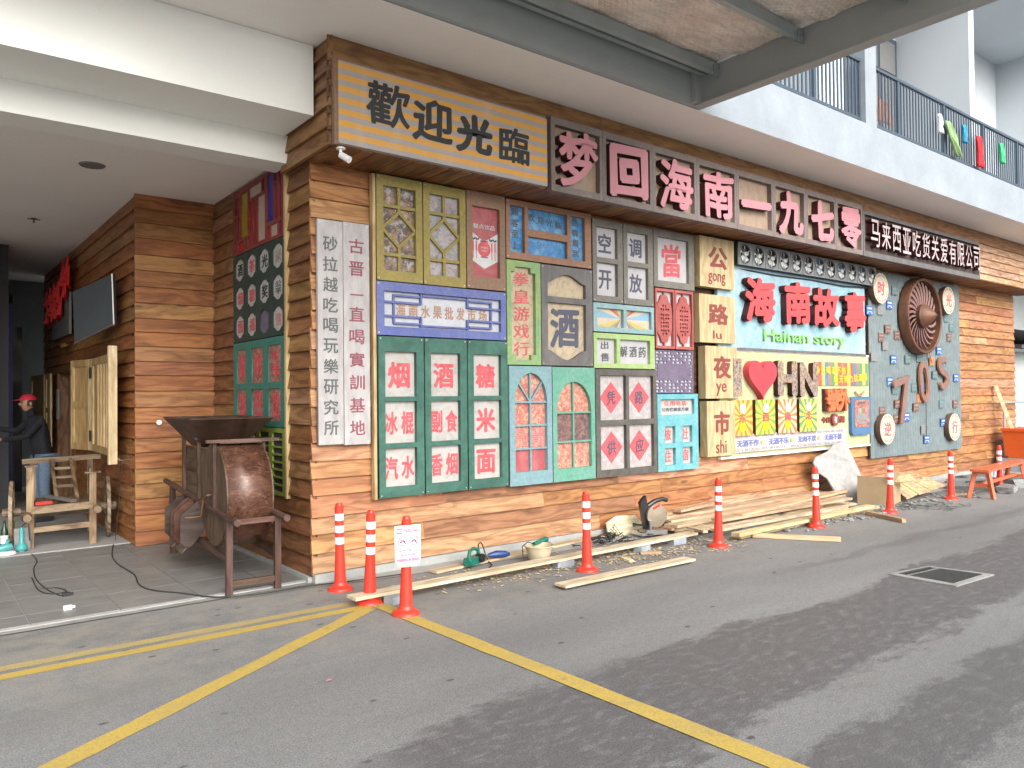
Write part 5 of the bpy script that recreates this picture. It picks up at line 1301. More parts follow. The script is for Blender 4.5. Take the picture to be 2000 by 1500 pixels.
bm = NB()
random.seed(3)
for k in range(26):
    a = -1.2+2.2*k/25; y0 = a; zt = .36+.16*math.sin(k*1.3)+(.25 if k < 8 else 0)
    hexa(bm, [(-.10-.02*(k % 3), y0, zt-.22), (-.04, y0+.14, zt-.26), (-.02, y0+.14, zt-.26), (-.07, y0, zt-.22), (-.08, y0-.04, zt+.06), (-.05, y0+.16, zt+.12), (-.03, y0+.16, zt+.12), (-.06, y0-.04, zt+.06)])
r_ = obj('ribbon', bm, 'ribbon_red'); r_.location = (2.01, 14.2, 2.98); tag(r_, 'crumpled red ribbon draped over the grey plaque', 'ribbon')
bm = NB()
for k in range(5): lathe(bm, [(.03, 0), (.04, .02), (0, .04)], (-.05, -.1+.09*k, -.40+.02*(k % 2)), n=8)
o = obj('brass_bells', bm, 'brass'); o.location = (2.03, 13.6, 2.9); tag(o, 'small brass bells hanging under the grey plaque', 'ornament')
sh = thing('folding_shutter', 'pale timber folding shutter standing open on the passage wall', 'shutter', (1.98, 11.3, 0), group='pale timber shutters')
def leaf(a, b, z0, z1, th, parent, mid=True):
    a = Vector(a); b = Vector(b); d = (b-a).normalized(); nrm = Vector((d.y, -d.x, 0)); nrm = nrm if nrm.x < 0 else -nrm; w_ = (b-a).length
    def pc(nm, s0, s1, q0, q1, off, thk, col):
        bm = NB(); P0 = a+d*s0; P1_ = a+d*s1
        hexa(bm, [(*(P0+nrm*off).xy, q0), (*(P1_+nrm*off).xy, q0), (*(P1_+nrm*(off+thk)).xy, q0), (*(P0+nrm*(off+thk)).xy, q0), (*(P0+nrm*off).xy, q1), (*(P1_+nrm*off).xy, q1), (*(P1_+nrm*(off+thk)).xy, q1), (*(P0+nrm*(off+thk)).xy, q1)])
        return obj(nm, bm, 'pale_wood_v', parent, color=col, center=True)
    f = .085 if w_ > .6 else .10
    pc('stile', 0, f, z0, z1, 0, th, (.52, .38, .19)); pc('stile', w_-f, w_, z0, z1, 0, th, (.55, .41, .22))
    pc('rail', f, w_-f, z0, z0+.09, 0, th, (.40, .26, .11)); pc('rail', f, w_-f, z1-.09, z1, 0, th, (.40, .26, .11))
    if mid: pc('rail', f, w_-f, (z0+z1)/2-.04, (z0+z1)/2+.04, 0, th, (.42, .27, .11))
    pc('infill', f, w_-f, z0+.09, z1-.09, 0, th*.4, (.42, .27, .11))
    if not mid:
        for q in (.3, .45, .6, .75): pc('slat', w_*q, w_*q+.06, z0+.09, z1-.09, th*.4, th*.6, (.50, .36, .18))
O = Vector((1.98, 11.3, 0))
leaf(Vector((1.84, 11.95, 0))-O, Vector((1.975, 11.33, 0))-O, 1.01, 2.20, .035, sh); leaf(Vector((1.975, 11.27, 0))-O, Vector((1.93, 9.86, 0))-O, 1.01, 2.20, .035, sh, False)
bm = NB(); box(bm, -.135, -.045, -1.585, -1.52, .93, 2.28); obj('end_post', bm, 'pale_wood_v', sh, color=(.56, .44, .25))
for z in (1.20, 2.02): bm = NB(); box(bm, -.055, -.045, -.055, .055, z-.07, z+.07); obj('hinge', bm, 'hinge_metal', sh)
bm = NB(); tube(bm, [(-.05, -1.5, 1.0), (-.03, -1.72, .98), (0, -1.95, 1.0)], .006, 6); obj('stay_hook', bm, 'tool_metal', sh)
t = thing('folding_shutter', 'farther pale timber shutter beside the cream paper notice', 'shutter', (2.0, 15.4, 0), group='pale timber shutters')
leaf(Vector((-.10, 1.2, 0)), Vector((-.04, .0, 0)), .90, 2.12, .035, t); leaf(Vector((-.04, -.05, 0)), Vector((-.02, -.5, 0)), .90, 2.12, .03, t)
bm = NB(); box(bm, 2.035, 2.04, 14.6, 14.84, 1.35, 1.85); tag(obj('paper_notice', bm, 'notice_paper', center=True), 'sheet of printed paper pinned beside the doorway', 'notice')
bm = NB(); lathe(bm, [(.025, 0), (.03, .02), (0, .03)], (2.30, 9.40-.0, 1.40), 'y', 12); tag(obj('round_fitting', bm, 'pvc_white'), 'small white knob on the recess wall above the machine', 'fitting')

# things on the passage ceiling
q = at(180, 323, 2, 3.98); bm = NB(); lathe(bm, [(.12, 0), (.11, -.012), (0, -.012)], (q.x, q.y, 3.984), n=24); tag(obj('ceiling_speaker', bm, 'lamp_glass'), 'round grey speaker flush in the passage ceiling', 'speaker')
q = at(66, 430, 2, 3.96); bm = NB(); lathe(bm, [(.035, 0), (.035, -.008), (.01, -.01), (.01, -.05), (.02, -.055), (0, -.055)], (q.x, q.y, 3.984), n=12); beam(bm, (q.x-.07, q.y, 3.97), (q.x+.07, q.y, 3.97), .012, .01); tag(obj('sprinkler', bm, 'charcoal'), 'small fire sprinkler on the passage ceiling', 'sprinkler')
q = Vector((.655, 7.50, 0)); bm = NB(); lathe(bm, [(.055, 0), (.055, -.03), (.045, -.07), (.02, -.085), (0, -.085)], (q.x, q.y, 3.984), n=16); tag(obj('smoke_detector', bm, 'pvc_white', smooth=True), 'white dome camera on the passage ceiling at the left edge', 'detector')

# depth of the passage
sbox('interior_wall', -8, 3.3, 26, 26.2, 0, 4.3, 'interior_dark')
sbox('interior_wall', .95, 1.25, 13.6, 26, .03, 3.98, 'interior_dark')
sbox('interior_wall', -8, .86, 13.0, 25.9, .03, 3.98, 'interior_dark')  # unseen mass left of the passage, added to block light and darken the interior
t = thing('concrete_column', 'grey concrete column at the dark end of the passage', 'column', (1.6, 17.4, 0))
bm = NB(); box(bm, .06, .85, 0, .8, .03, 3.70); obj('shaft', bm, 'dark_concrete', t)
bm = NB(); box(bm, -6, 6, .1, .7, 3.70, 3.98); obj('head_beam', bm, 'dark_concrete', t)
bm = NB(); box(bm, -.6, .12, -.7, -.5, .03, 3.0); tag(bpy.data.objects[obj('glass_door', bm, 'glass_dark').name], 'dark glass door with a bright vertical handle at the far left', 'door').location = (1.6, 17.2, 0)
bm = NB(); tube(bm, [(1.42, 16.35, .7), (1.42, 16.35, 3.0)], .03, 10); tag(obj('steel_pole', bm, 'tool_metal', center=True), 'slim shiny steel pole in the dark passage behind the person', 'pole')
bm = NB(); box(bm, 1.50, 1.56, 16.3, 16.45, .03, 3.4); tag(obj('blue_door_frame', bm, 'ink_blue', center=True), 'dark blue upright door frame beside the steel pole', 'door frame')

# person by the cart, seen from behind and reaching to the left
def skin(name, joints, edges, mat, parent=None, root=0, sub=2, label=None):
    me = bpy.data.meshes.new(name); me.from_pydata([j[0] for j in joints], edges, []); mats(me, mat)
    o = link(name, me, parent); m1 = o.modifiers.new('sk', 'SKIN'); 
    for i, (_, r_) in enumerate(joints):
        rr = r_ if isinstance(r_, tuple) else (r_, r_); me.skin_vertices[0].data[i].radius = rr; me.skin_vertices[0].data[i].use_root = (i == root)
    m1.use_smooth_shade = True; m2 = o.modifiers.new('ss', 'SUBSURF'); m2.levels = sub; m2.render_levels = sub; return o
pn = thing('person', 'person in a red cap, navy top and blue jeans working behind the cart', 'person', (1.52, 12.3, .03), R(-78))
J = [((0, 0, .93), (.145, .11)), ((-.02, -.02, 1.10), (.14, .105)), ((-.06, -.05, 1.28), (.165, .115)), ((-.09, -.08, 1.41), (.10, .075)), ((-.11, -.10, 1.47), .052), ((-.13, -.12, 1.53), .06),
     ((-.26, -.06, 1.37), .062), ((-.40, -.18, 1.22), .045), ((-.50, -.36, 1.25), .034), ((-.53, -.42, 1.26), .03),
     ((.10, -.06, 1.37), .062), ((.10, -.22, 1.16), .046), ((-.08, -.40, 1.12), .034), ((-.13, -.45, 1.12), .03),
     ((.09, 0, .86), (.085, .09)), ((.11, -.02, .48), .06), ((.12, .02, .10), .04), ((.12, -.12, .04), .035), ((-.09, 0, .86), (.085, .09)), ((-.11, -.04, .48), .06), ((-.12, 0, .10), .04), ((-.12, -.14, .04), .035)]
E_ = [(0, 1), (1, 2), (2, 3), (3, 4), (4, 5), (2, 6), (6, 7), (7, 8), (8, 9), (2, 10), (10, 11), (11, 12), (12, 13), (0, 14), (14, 15), (15, 16), (16, 17), (0, 18), (18, 19), (19, 20), (20, 21)]
body = skin('body', J, E_, ['shirt_navy'], pn)
skin('jeans', [((0, 0, .93), (.155, .122)), ((.09, 0, .84), (.10, .105)), ((.11, -.02, .48), .075), ((.12, .02, .10), .062), ((-.09, 0, .84), (.10, .105)), ((-.11, -.04, .48), .075), ((-.12, 0, .10), .062)], [(0, 1), (1, 2), (2, 3), (0, 4), (4, 5), (5, 6)], ['jeans'], pn)
hc = Vector((-.135, -.13, 1.60))
bm = NB(); bmesh.ops.create_uvsphere(bm, u_segments=20, v_segments=14, radius=1)
for v in bm.verts:
    v.co = Vector((v.co.x*.078, v.co.y*.095, v.co.z*.115))
    if v.co.z < -.03: v.co.x *= .85; v.co.y = v.co.y*.85-.012
for v in bm.verts: v.co += hc
head = obj('head', bm, 'skin', pn, smooth=True)
bm = NB(); beam(bm, hc+Vector((0, -.09, .0)), hc+Vector((0, -.113, -.02)), .02, .03); obj('nose', bm, 'skin', head)
bm = NB()
for s in (-1, 1): bmesh.ops.create_uvsphere(bm, u_segments=8, v_segments=6, radius=.011, matrix=Matrix.Translation(hc+Vector((s*.03, -.085, .012))))
obj('eye', bm, 'hair', head)
bm = NB()
for s in (-1, 1): bmesh.ops.create_uvsphere(bm, u_segments=8, v_segments=6, radius=.022, matrix=Matrix.Translation(hc+Vector((s*.079, .005, -.005))) @ Matrix.Diagonal((.4, .8, 1.3, 1)))
obj('ear', bm, 'skin', head)
bm = NB(); box(bm, hc.x-.025, hc.x+.025, hc.y-.096, hc.y-.088, hc.z-.052, hc.z-.042); obj('mouth', bm, 'hair', head)
bm = NB(); bmesh.ops.create_uvsphere(bm, u_segments=18, v_segments=10, radius=1)
for v in bm.verts: v.co = hc+Vector((v.co.x*.084, v.co.y*.100+.012, v.co.z*.112-.004))
bmesh.ops.delete(bm, geom=[f for f in bm.faces if f.calc_center_median().y < hc.y-.03 or f.calc_center_median().z < hc.z-.05], context='FACES'); obj('hair', bm, 'hair', pn, smooth=True)
bm = NB(); bmesh.ops.create_uvsphere(bm, u_segments=18, v_segments=12, radius=1)
for v in bm.verts: v.co = hc+Vector((v.co.x*.090, v.co.y*.108, max(v.co.z, 0)*.085+.045))
hexa(bm, [hc+Vector(q_) for q_ in ((-.065, -.17, .040), (.065, -.17, .040), (.075, -.08, .045), (-.075, -.08, .045), (-.06, -.17, .046), (.06, -.17, .046), (.075, -.08, .06), (-.075, -.08, .06))]); obj('cap', bm, 'cap_red', pn, smooth=True)
for nm, w0, dr in (('left_hand', Vector((-.53, -.42, 1.26)), Vector((-.35, -.93, .1))), ('right_hand', Vector((-.13, -.45, 1.12)), Vector((-.8, -.6, -.1)))):
    d = dr.normalized(); s = d.cross(Vector((0, 0, 1))).normalized(); u_ = s.cross(d)
    JJ = [(w0-d*.03, .026), (w0+d*.03, (.036, .018)), (w0+d*.07, (.040, .016))]; EE = [(0, 1), (1, 2)]
    hnd = skin('hand', JJ, EE, ['skin'], pn, sub=1)
    for k in range(4):
        b0 = w0+d*.065+s*(.027-.018*k); L_ = (.065, .075, .07, .055)[k]
        skin('finger', [(b0, .009), (b0+d*L_*.5-u_*.006, .0085), (b0+d*L_*.8-u_*.025, .0075), (b0+d*L_*.85-u_*.045, .0065)], [(0, 1), (1, 2), (2, 3)], ['skin'], hnd, sub=1)
    b0 = w0+d*.02+s*.03; skin('thumb', [(b0, .011), (b0+d*.03+s*.02-u_*.01, .010), (b0+d*.055+s*.02-u_*.025, .008)], [(0, 1), (1, 2)], ['skin'], hnd, sub=1)
for x, y in ((.12, .02), (-.12, 0)):
    bm = NB(); box(bm, x-.045, x+.045, y-.20, y+.07, 0, .075); bmesh.ops.bevel(bm, geom=bm.edges[:], offset=.025, segments=3); obj('shoe', bm, 'black_rubber', pn, smooth=True)

# cables across the paving
def cable(pts, label, r=.006, z=.024, name='cable'):
    P_ = [at(u, v, 2, z) for u, v in pts]; out = []
    for i in range(len(P_)-1):
        p0, p1, p2, p3 = P_[max(i-1, 0)], P_[i], P_[i+1], P_[min(i+2, len(P_)-1)]
        for k in range(6):
            t_ = k/6; out.append(.5*((2*p1)+(-p0+p2)*t_+(2*p0-5*p1+4*p2-p3)*t_**2+(-p0+3*p1-3*p2+p3)*t_**3))
    out.append(P_[-1]); bm = NB(); tube(bm, out, r, 6); return tag(obj(name, bm, 'black_rubber', smooth=True), label, 'cable')
cable([(222, 1060), (219, 1085), (232, 1103), (262, 1122), (272, 1142), (300, 1153), (350, 1158), (420, 1166), (500, 1161), (600, 1145), (700, 1133), (800, 1119)], 'long black cable running from the passage wall past the machine')
cable([(60, 1080), (72, 1095), (66, 1110), (70, 1130), (90, 1150), (115, 1162), (130, 1163)], 'black cable trailing from the hand cart to a plug', .005)
cable([(62, 1128), (75, 1152), (100, 1160), (130, 1155), (110, 1148), (80, 1150)], 'loop of black cable lying on the paving at the left', .005)
bm = NB(); tube(bm, [(1.96, 9.95, .03), (1.99, 9.9, .5), (2.0, 9.85, .9), (1.98, 9.8, 1.0)], .004, 5); tag(obj('cable', bm, 'hinge_metal'), 'thin cable hanging down the passage wall below the shutter', 'cable')
for (u, v), lab in (((130, 1164), 'black cable socket on the paving'), ((132, 1190), 'small black and white plug on the paving edge')):
    q = at(u, v, 2, .02); bm = NB(); box(bm, -.03, .03, -.018, .018, 0, .03); box(bm, .03, .05, -.012, .012, .006, .024); bmesh.ops.bevel(bm, geom=bm.edges[:], offset=.004, segments=1); o = obj('plug', bm, 'black_plastic' if v < 1180 else 'pvc_white'); o.location = q; tag(o, lab, 'plug')

# ------------------------------------------------------------ timber and tools along the wall
PLC = [(.47, .37, .245), (.42, .31, .20), (.52, .40, .28), (.40, .28, .18), (.44, .28, .175), (.46, .355, .23)]
def plank(a, b, w_, label, z=.0, th=.025, za=None, zb=None, col=None, name='plank', cat='plank'):
    A = at(*a, 2, (za if za is not None else z)); B = at(*b, 2, (zb if zb is not None else z)); bm = NB(); c_ = (A+B)/2; d = B-A; L_ = d.length
    M3 = d.to_track_quat('X', 'Z').to_matrix(); hw_ = w_/2; sk = random.uniform(-.01, .01)
    hexa(bm, [(-L_/2, -hw_, 0), (L_/2, -hw_+sk, 0), (L_/2, hw_+sk, 0), (-L_/2, hw_, 0), (-L_/2, -hw_, th), (L_/2, -hw_+sk, th), (L_/2, hw_+sk, th), (-L_/2, hw_, th)])
    bmesh.ops.bevel(bm, geom=bm.edges[:], offset=.0015, segments=1)
    o = obj(name, bm, 'plank_wood', color=col or random.choice(PLC)); o.matrix_world = Matrix.Translation(c_) @ M3.to_4x4()
    return tag(o, label, cat, 'loose timber planks' if cat == 'plank' else None)
plank((686, 1171), (1352, 1043), .15, 'long pale plank raised on blocks in front of the bollards', z=.065, col=(.53, .44, .30))
plank((1094, 1146), (1347, 1093), .15, 'short pale plank lying alone on the asphalt', z=.026, th=.02, col=(.53, .43, .29)); plank((1094, 1146.5), (1340, 1095), .14, 'plank directly beneath the short pale plank on the asphalt', z=.002, th=.02, col=(.5, .39, .25))
plank((845, 1119), (1180, 1046), .12, 'thin plank behind the long raised plank, under the tools', z=.008, th=.02)
pl = [((1290, 1004), (1600, 950), .20, .16), ((1290, 1012), (1610, 962), .20, .13), ((1300, 1020), (1640, 968), .19, .10), ((1310, 1030), (1560, 982), .20, .08), ((1300, 1035), (1640, 978), .18, .05), ((1330, 1042), (1660, 985), .20, .03), ((1400, 1018), (1655, 975), .17, .13), ((1440, 1008), (1650, 960), .14, .155), ((1320, 1000), (1560, 948), .15, .19), ((1345, 1040), (1600, 990), .12, .06), ((1395, 1038), (1650, 992), .11, .09)]
wh_ = ['highest plank of the pile against the wall', 'second plank down on the wall side of the pile', 'broad plank across the middle of the pile', 'short plank in the middle of the pile', 'long low plank in the pile', 'plank on the road side at the foot of the pile', 'plank resting on top of the right half of the pile', 'narrow reddish plank on top of the pile', 'pale plank leaning to the wall at the back of the pile', 'narrow plank edging the front of the pile', 'thin plank over the front edge of the pile']
for (a, b, w_, z), lab in zip(pl, wh_): plank(a, b, w_, lab+' by the saw', z=z, th=.03, col=(.52, .33, .20) if 'reddish' in lab else None)
plank((1436, 1048), (1700, 991), .11, 'thick yellowish plank lying in front of the timber pile', z=.06, th=.04, col=(.48, .39, .21)); plank((1440, 1052), (1712, 993), .10, 'plank beneath the thick yellowish plank', z=.01, th=.045, col=(.40, .30, .17))
plank((1470, 1049), (1642, 1057), .07, 'straight batten lying across the asphalt before the pile', z=.005, th=.045, col=(.52, .37, .22)); plank((1693, 1005), (1765, 1021), .06, 'short brown batten end left of the drain', z=.004, th=.05, col=(.36, .24, .15))
plank((1860, 968), (1900, 966), .05, 'small stick lying beside the bench legs', z=.004, th=.03)
plank((1345, 1033), (1378, 1041), .07, 'short offcut sticking out of the pile', z=.08, th=.03); plank((1217, 1092), (1232, 1098), .05, 'tiny wood offcut on the sawdust', z=.002, th=.02, col=(.62, .5, .3)); plank((1250, 1082), (1290, 1080), .05, 'small wood offcut under the raised plank', z=.002, th=.02)
for (u, v), lab in (((1100, 1106), 'grey block under the long plank behind the fourth bollard'), ((1254, 1076), 'grey block under the middle of the long plank'), ((1322, 1062), 'grey block under the far end of the long plank'), ((775, 1176), 'grey block under the near end of the long plank'), ((1446, 1034), 'grey block under the yellowish plank')):
    q = at(u, v, 2, 0); bm = NB(); box(bm, -.10, .10, -.05, .05, 0, .062); bmesh.ops.bevel(bm, geom=bm.edges[:], offset=.008, segments=2); o = obj('stone_block', bm, 'stone_blue'); o.location = (q.x, q.y, 0); o.rotation_euler = (0, 0, random.uniform(-.4, .4)); tag(o, lab, 'block', 'grey blocks propping the planks')
# sander
q = at(925, 1101, 2, .03); t = thing('belt_sander', 'green electric planer lying on the thin plank', 'tool', (q.x, q.y, .03), R(25))
bm = NB(); box(bm, -.13, .13, -.045, .045, 0, .07); bmesh.ops.bevel(bm, geom=bm.edges[:], offset=.018, segments=3); obj('body', bm, 'tool_green', t, smooth=True)
bm = NB(); tube(bm, [(-.09, 0, .06), (-.08, 0, .13), (0, 0, .15), (.09, 0, .12), (.10, 0, .05)], [.02, .018, .017, .018, .02], 10); obj('handle', bm, 'tool_green', t, smooth=True)
bm = NB(); lathe(bm, [(.04, -.055), (.042, .0), (.04, .02), (0, .02)], (.06, -.06, .05), 'y', 16); obj('motor_cover', bm, 'black_plastic', t)
bm = NB(); tube(bm, [(.1, 0, .13), (.13, .02, .165), (.18, .02, .175), (.22, .02, .14), (.25, .01, .06), (.22, -.04, -.01), (.1, -.15, -.02), (-.1, -.2, -.02), (-.3, -.12, -.02), (-.5, -.1, -.02)], .006, 6); obj('cable', bm, 'black_rubber', t)
q = at(972, 1090, 2, .03); t = thing('blue_tool', 'blue handled tool lying right of the green planer', 'tool', (q.x, q.y, .035), R(-15))
bm = NB(); tube(bm, [(-.10, 0, .03), (-.02, 0, .035), (.08, 0, .03), (.13, 0, .025)], [.02, .038, .035, .015], 12); obj('handle', bm, 'tool_blue', t, smooth=True); bm = NB(); tube(bm, [(-.20, .03, .02), (-.14, -.02, .04), (-.10, 0, .03)], .012, 8); obj('head', bm, 'rag_grey', t)
q = at(1053, 1098, 2, 0); t = thing('mixing_bucket', 'low cream plastic tub beside the wall', 'bucket', (q.x, q.y, 0.03))
bm = NB(); lathe(bm, [(.0, .003), (.10, .003), (.14, .13), (.155, .135), (.155, .142), (.145, .145), (.135, .135), (.095, .012), (0, .012)], n=28); obj('tub', bm, 'bucket', t, smooth=True)
q = at(1058, 1072, 2, .1); t = thing('disc_grinder', 'small green grinder resting in the cream tub', 'tool', (q.x, q.y, .17), R(10))
bm = NB(); tube(bm, [(-.12, 0, 0), (-.02, 0, .01), (.05, 0, .015), (.08, 0, .015)], [.018, .022, .032, .03], 12); obj('body', bm, 'tool_green', t, smooth=True); bm = NB(); lathe(bm, [(.05, 0), (.05, .006), (0, .006)], (.07, 0, -.02), n=18); obj('disc', bm, 'tool_metal', t)
bm = NB(); tube(bm, [(-.12, 0, 0), (-.22, 0, .03), (-.30, 0, .0), (-.29, 0, -.1)], .005, 6); obj('cable', bm, 'black_rubber', t)
# mitre saw
q = at(1262, 1046, 2, .0); t = thing('mitre_saw', 'black and grey mitre saw with its round blade guard raised', 'saw', (q.x, q.y-.05, .03), R(-12)); t.scale = (.9, .9, .9)
bm = NB(); box(bm, -.20, .20, -.12, .12, 0, .05); lathe(bm, [(.13, .05), (.13, .065), (0, .065)], n=24); obj('base', bm, 'tool_metal', t)
bm = NB(); lathe(bm, [(.145, -.02), (.15, 0), (.15, .02), (0, .028)], (.06, -.07, .24), 'y', 28); obj('blade_guard', bm, 'blade_metal', t, smooth=True)
bm = NB(); lathe(bm, [(.14, 0), (.14, .003), (0, .003)], (.06, -.04, .23), 'y', 32); obj('blade', bm, 'tool_metal', t)
bm = NB(); hexa(bm, [(-.07, -.05, .0), (0, -.05, .0), (0, .03, .0), (-.07, .03, .0), (-.16, -.04, .42), (-.07, -.04, .50), (-.07, .02, .50), (-.16, .02, .42)]); obj('arm', bm, 'black_plastic', t)
bm = NB(); tube(bm, [(-.02, 0, .36), (.08, -.02, .42), (.20, -.02, .44), (.27, -.02, .42)], [.035, .03, .028, .03], 10); tube(bm, [(.10, .06, .28), (.26, .08, .30)], [.05, .045], 12); obj('motor_handle', bm, 'black_plastic', t, smooth=True)
bm = NB(); box(bm, .0, .11, -.10, -.085, .34, .37); bmesh.ops.rotate(bm, cent=(.05, -.09, .35), matrix=Matrix.Rotation(-.4, 3, 'Y'), verts=bm.verts); obj('red_badge', bm, 'tool_red', t)
bm = NB(); tube(bm, [(-.1, -.05, .12), (-.26, -.08, .15), (-.30, -.08, .15)], [.015, .015, .03], 10); obj('clamp_knob', bm, 'black_plastic', t, smooth=True)
bm = NB(); tube(bm, [(-.05, -.10, .03), (-.06, -.11, .19)], [.02, .02], 8); tube(bm, [(.1, .1, .05), (.2, .16, .30)], .014, 6); obj('slide_bar', bm, 'tool_metal', t)
# plywood offcut leaning on the wall, dark twisted offcuts, sawdust
q = at(1185, 1040, 2, 0); bm = NB(); slab_pts = [(-.28, 0), (.30, 0), (.30, .14), (.22, .24), (-.10, .26), (-.28, .20)]
o = slab('plywood_offcut', slab_pts, [], .02, 'plank_wood', None, 0, color=(.60, .52, .34)); o.location = (q.x+.05, 6.43, .10); o.rotation_euler = (R(-14), 0, 0); tag(o, 'pale plywood offcut leaning on the wall left of the mitre saw', 'offcut')
random.seed(9); bm = NB(); q = at(1190, 1062, 2, 0)
for k in range(70):
    a = Vector((q.x+random.gauss(0, .22), q.y+random.gauss(.02, .07), random.uniform(.015, .10))); an = random.uniform(0, 6.3); L_ = random.uniform(.03, .09)
    tube(bm, [a, a+Vector((math.cos(an)*L_, math.sin(an)*L_*.6, random.uniform(-.02, .03))), a+Vector((math.cos(an+.8)*L_*1.7, math.sin(an+.8)*L_, 0))], random.uniform(.004, .008), 4)
for k in range(3): tube(bm, [(q.x+.02*k, q.y, .03), (q.x+.05+.03*k, q.y+.03, .16+.02*k), (q.x+.12+.04*k, q.y+.03, .10)], .005, 4)
tag(obj('cable_heap', bm, 'black_rubber'), kind='stuff')
bm = NB()
for k in range(900):
    c_ = random.choice(((1190, 1085), (1260, 1090), (1340, 1075), (1120, 1100), (1400, 1060), (1040, 1120), (900, 1130))); q = at(*c_, 2, 0)
    x, y = q.x+random.gauss(0, .35), q.y+random.gauss(0, .16)
    if y > 6.45: continue
    an = random.uniform(0, 3.1); L_ = random.uniform(.006, .03); w_ = random.uniform(.003, .01); d = Vector((math.cos(an), math.sin(an), 0)); s = Vector((-d.y, d.x, 0)); c0 = Vector((x, y, .006))
    bm.faces.new([bm.verts.new(c0+d*L_*i+s*w_*j+Vector((0, 0, random.uniform(0, .008)))) for i, j in ((-1, -1), (1, -1), (1, 1), (-1, 1))])
tag(obj('sawdust', bm, 'sawdust'), kind='stuff')
# broken white sheet, cardboard box, slatted pallet
q = at(1650, 965, 2, 0)
pts = [(-.60, .78), (-.48, .86), (-.20, .92), (.08, 1.02), (.42, 1.06), (.50, .70), (.66, .22), (.60, 0), (.10, .0), (-.05, .12), (-.28, .30), (-.36, .52), (-.52, .62)]
o = slab('plaster_sheet', pts, [], .02, 'sheet_plaster', None, 0); o.location = (11.35, 6.25, .38); o.rotation_euler = (R(-16), 0, 0); tag(o, 'broken white sheet leaning on the wall behind the cardboard box', 'sheet')
for v in o.data.vertices: v.co.y += .03*math.sin(v.co.x*9)
t = thing('cardboard_box', 'open brown cardboard box before the broken white sheet', 'box', (11.55, 5.75, 0), R(10))
for nm, b_ in (('front_panel', (-.3, .3, -.22, -.214, 0, .30)), ('back_panel', (-.3, .3, .214, .22, 0, .30)), ('end_panel', (-.3, -.294, -.213, .213, 0, .42)), ('end_panel', (.294, .3, -.213, .213, 0, .30))):
    bm = NB(); box(bm, *b_); obj(nm, bm, 'cardboard', t)
bm = NB(); hexa(bm, [(-.30, -.22, .30), (-.02, -.22, .30), (-.02, -.215, .30), (-.30, -.215, .30), (-.42, -.30, .52), (-.10, -.32, .50), (-.10, -.315, .50), (-.42, -.295, .52)]); obj('flap', bm, 'cardboard', t)
bm = NB(); hexa(bm, [(-.02, -.22, .30), (.3, -.22, .30), (.3, -.215, .30), (-.02, -.215, .30), (.04, -.46, .34), (.36, -.46, .33), (.36, -.455, .33), (.04, -.455, .34)]); obj('flap', bm, 'cardboard', t)
A_, B_, C_, D_ = at(1723, 939, 2, .24), at(1790, 926, 2, .34), at(1844, 949, 2, .13), at(1768, 974, 2, .05)
t = thing('slatted_pallet', 'tilted panel of pale slats propped beside the cardboard box', 'pallet', (A_.x, A_.y, 0), 0); O = Vector((A_.x, A_.y, 0)); nn = (D_-A_).cross(B_-A_).normalized(); nn = nn if nn.z > 0 else -nn
for k in range(10):
    a0, a1 = A_.lerp(B_, k/10+.006)-O, A_.lerp(B_, (k+1)/10-.006)-O; d0, d1 = D_.lerp(C_, k/10+.006)-O, D_.lerp(C_, (k+1)/10-.006)-O; j = random.uniform(0, .05)
    d0 = d0+(d0-a0)*j; d1 = d1+(d1-a1)*j; up = nn*.022; lift = nn*random.uniform(0, .006); bm = NB()
    hexa(bm, [a0+lift, a1+lift, d1+lift, d0+lift, a0+up+lift, a1+up+lift, d1+up+lift, d0+up+lift]); obj('slat', bm, 'plank_wood', t, center=True, color=(random.uniform(.48, .58), random.uniform(.31, .39), .19))
for f_ in (.15, .8):
    bm = NB(); a, b = A_.lerp(D_, f_)-O-nn*.03, B_.lerp(C_, f_)-O-nn*.03; beam(bm, a, b, .07, .05); obj('bearer', bm, 'plank_wood', t, color=(.3, .2, .12))
# rubble slabs near the bench, debris line
random.seed(14)
for k, (u, v, sx_, sy_, lab) in enumerate(((1900, 944, .42, .22, 'grey broken slab lying left of the bench'), (1870, 955, .22, .14, 'small grey rubble piece left of the bench'), (1985, 950, .35, .2, 'grey slab under the far end of the bench'), (1930, 935, .6, .2, 'flat pale slab behind the bench'), (1965, 962, .18, .12, 'rubble lump beneath the bench'))):
    q = at(u, v, 2, 0); bm = NB(); box(bm, -sx_, sx_, -sy_, sy_, 0, .07+.04*(k % 3))
    bmesh.ops.subdivide_edges(bm, edges=bm.edges[:], cuts=2)
    for vv in bm.verts: vv.co += Vector((random.uniform(-.03, .03), random.uniform(-.03, .03), random.uniform(-.012, .012)))
    o = obj('rubble_slab', bm, 'rubble_grey'); o.location = (q.x, q.y, .005); o.rotation_euler = (0, 0, random.uniform(-.5, .5)); tag(o, lab, 'rubble', 'broken concrete slabs by the bench')
q = at(1985, 925, 2, .1)
for k in range(3):
    bm = NB(); box(bm, -.09, .09, -.10, .10, 0, .17); o = obj('paving_block', bm, 'stone_blue'); o.location = (15.9+.22*k, 5.9, .01); tag(o, ('first', 'second', 'third')[k]+' blue grey paving block stacked behind the bench, from the left', 'block', 'blue grey paving blocks')
bm = NB()
for k in range(260):
    x = random.uniform(8.3, 15.5); y = 5.35+random.gauss(0, .16)+(x-8.3)*.02; r_ = random.uniform(.008, .035)
    mtx = Matrix.Translation((x, y, r_*.4)) @ Matrix.Rotation(random.uniform(0, 6), 4, 'Z') @ Matrix.Diagonal((1.6, 1, .6, 1)); bmesh.ops.create_icosphere(bm, subdivisions=1, radius=r_, matrix=mtx)
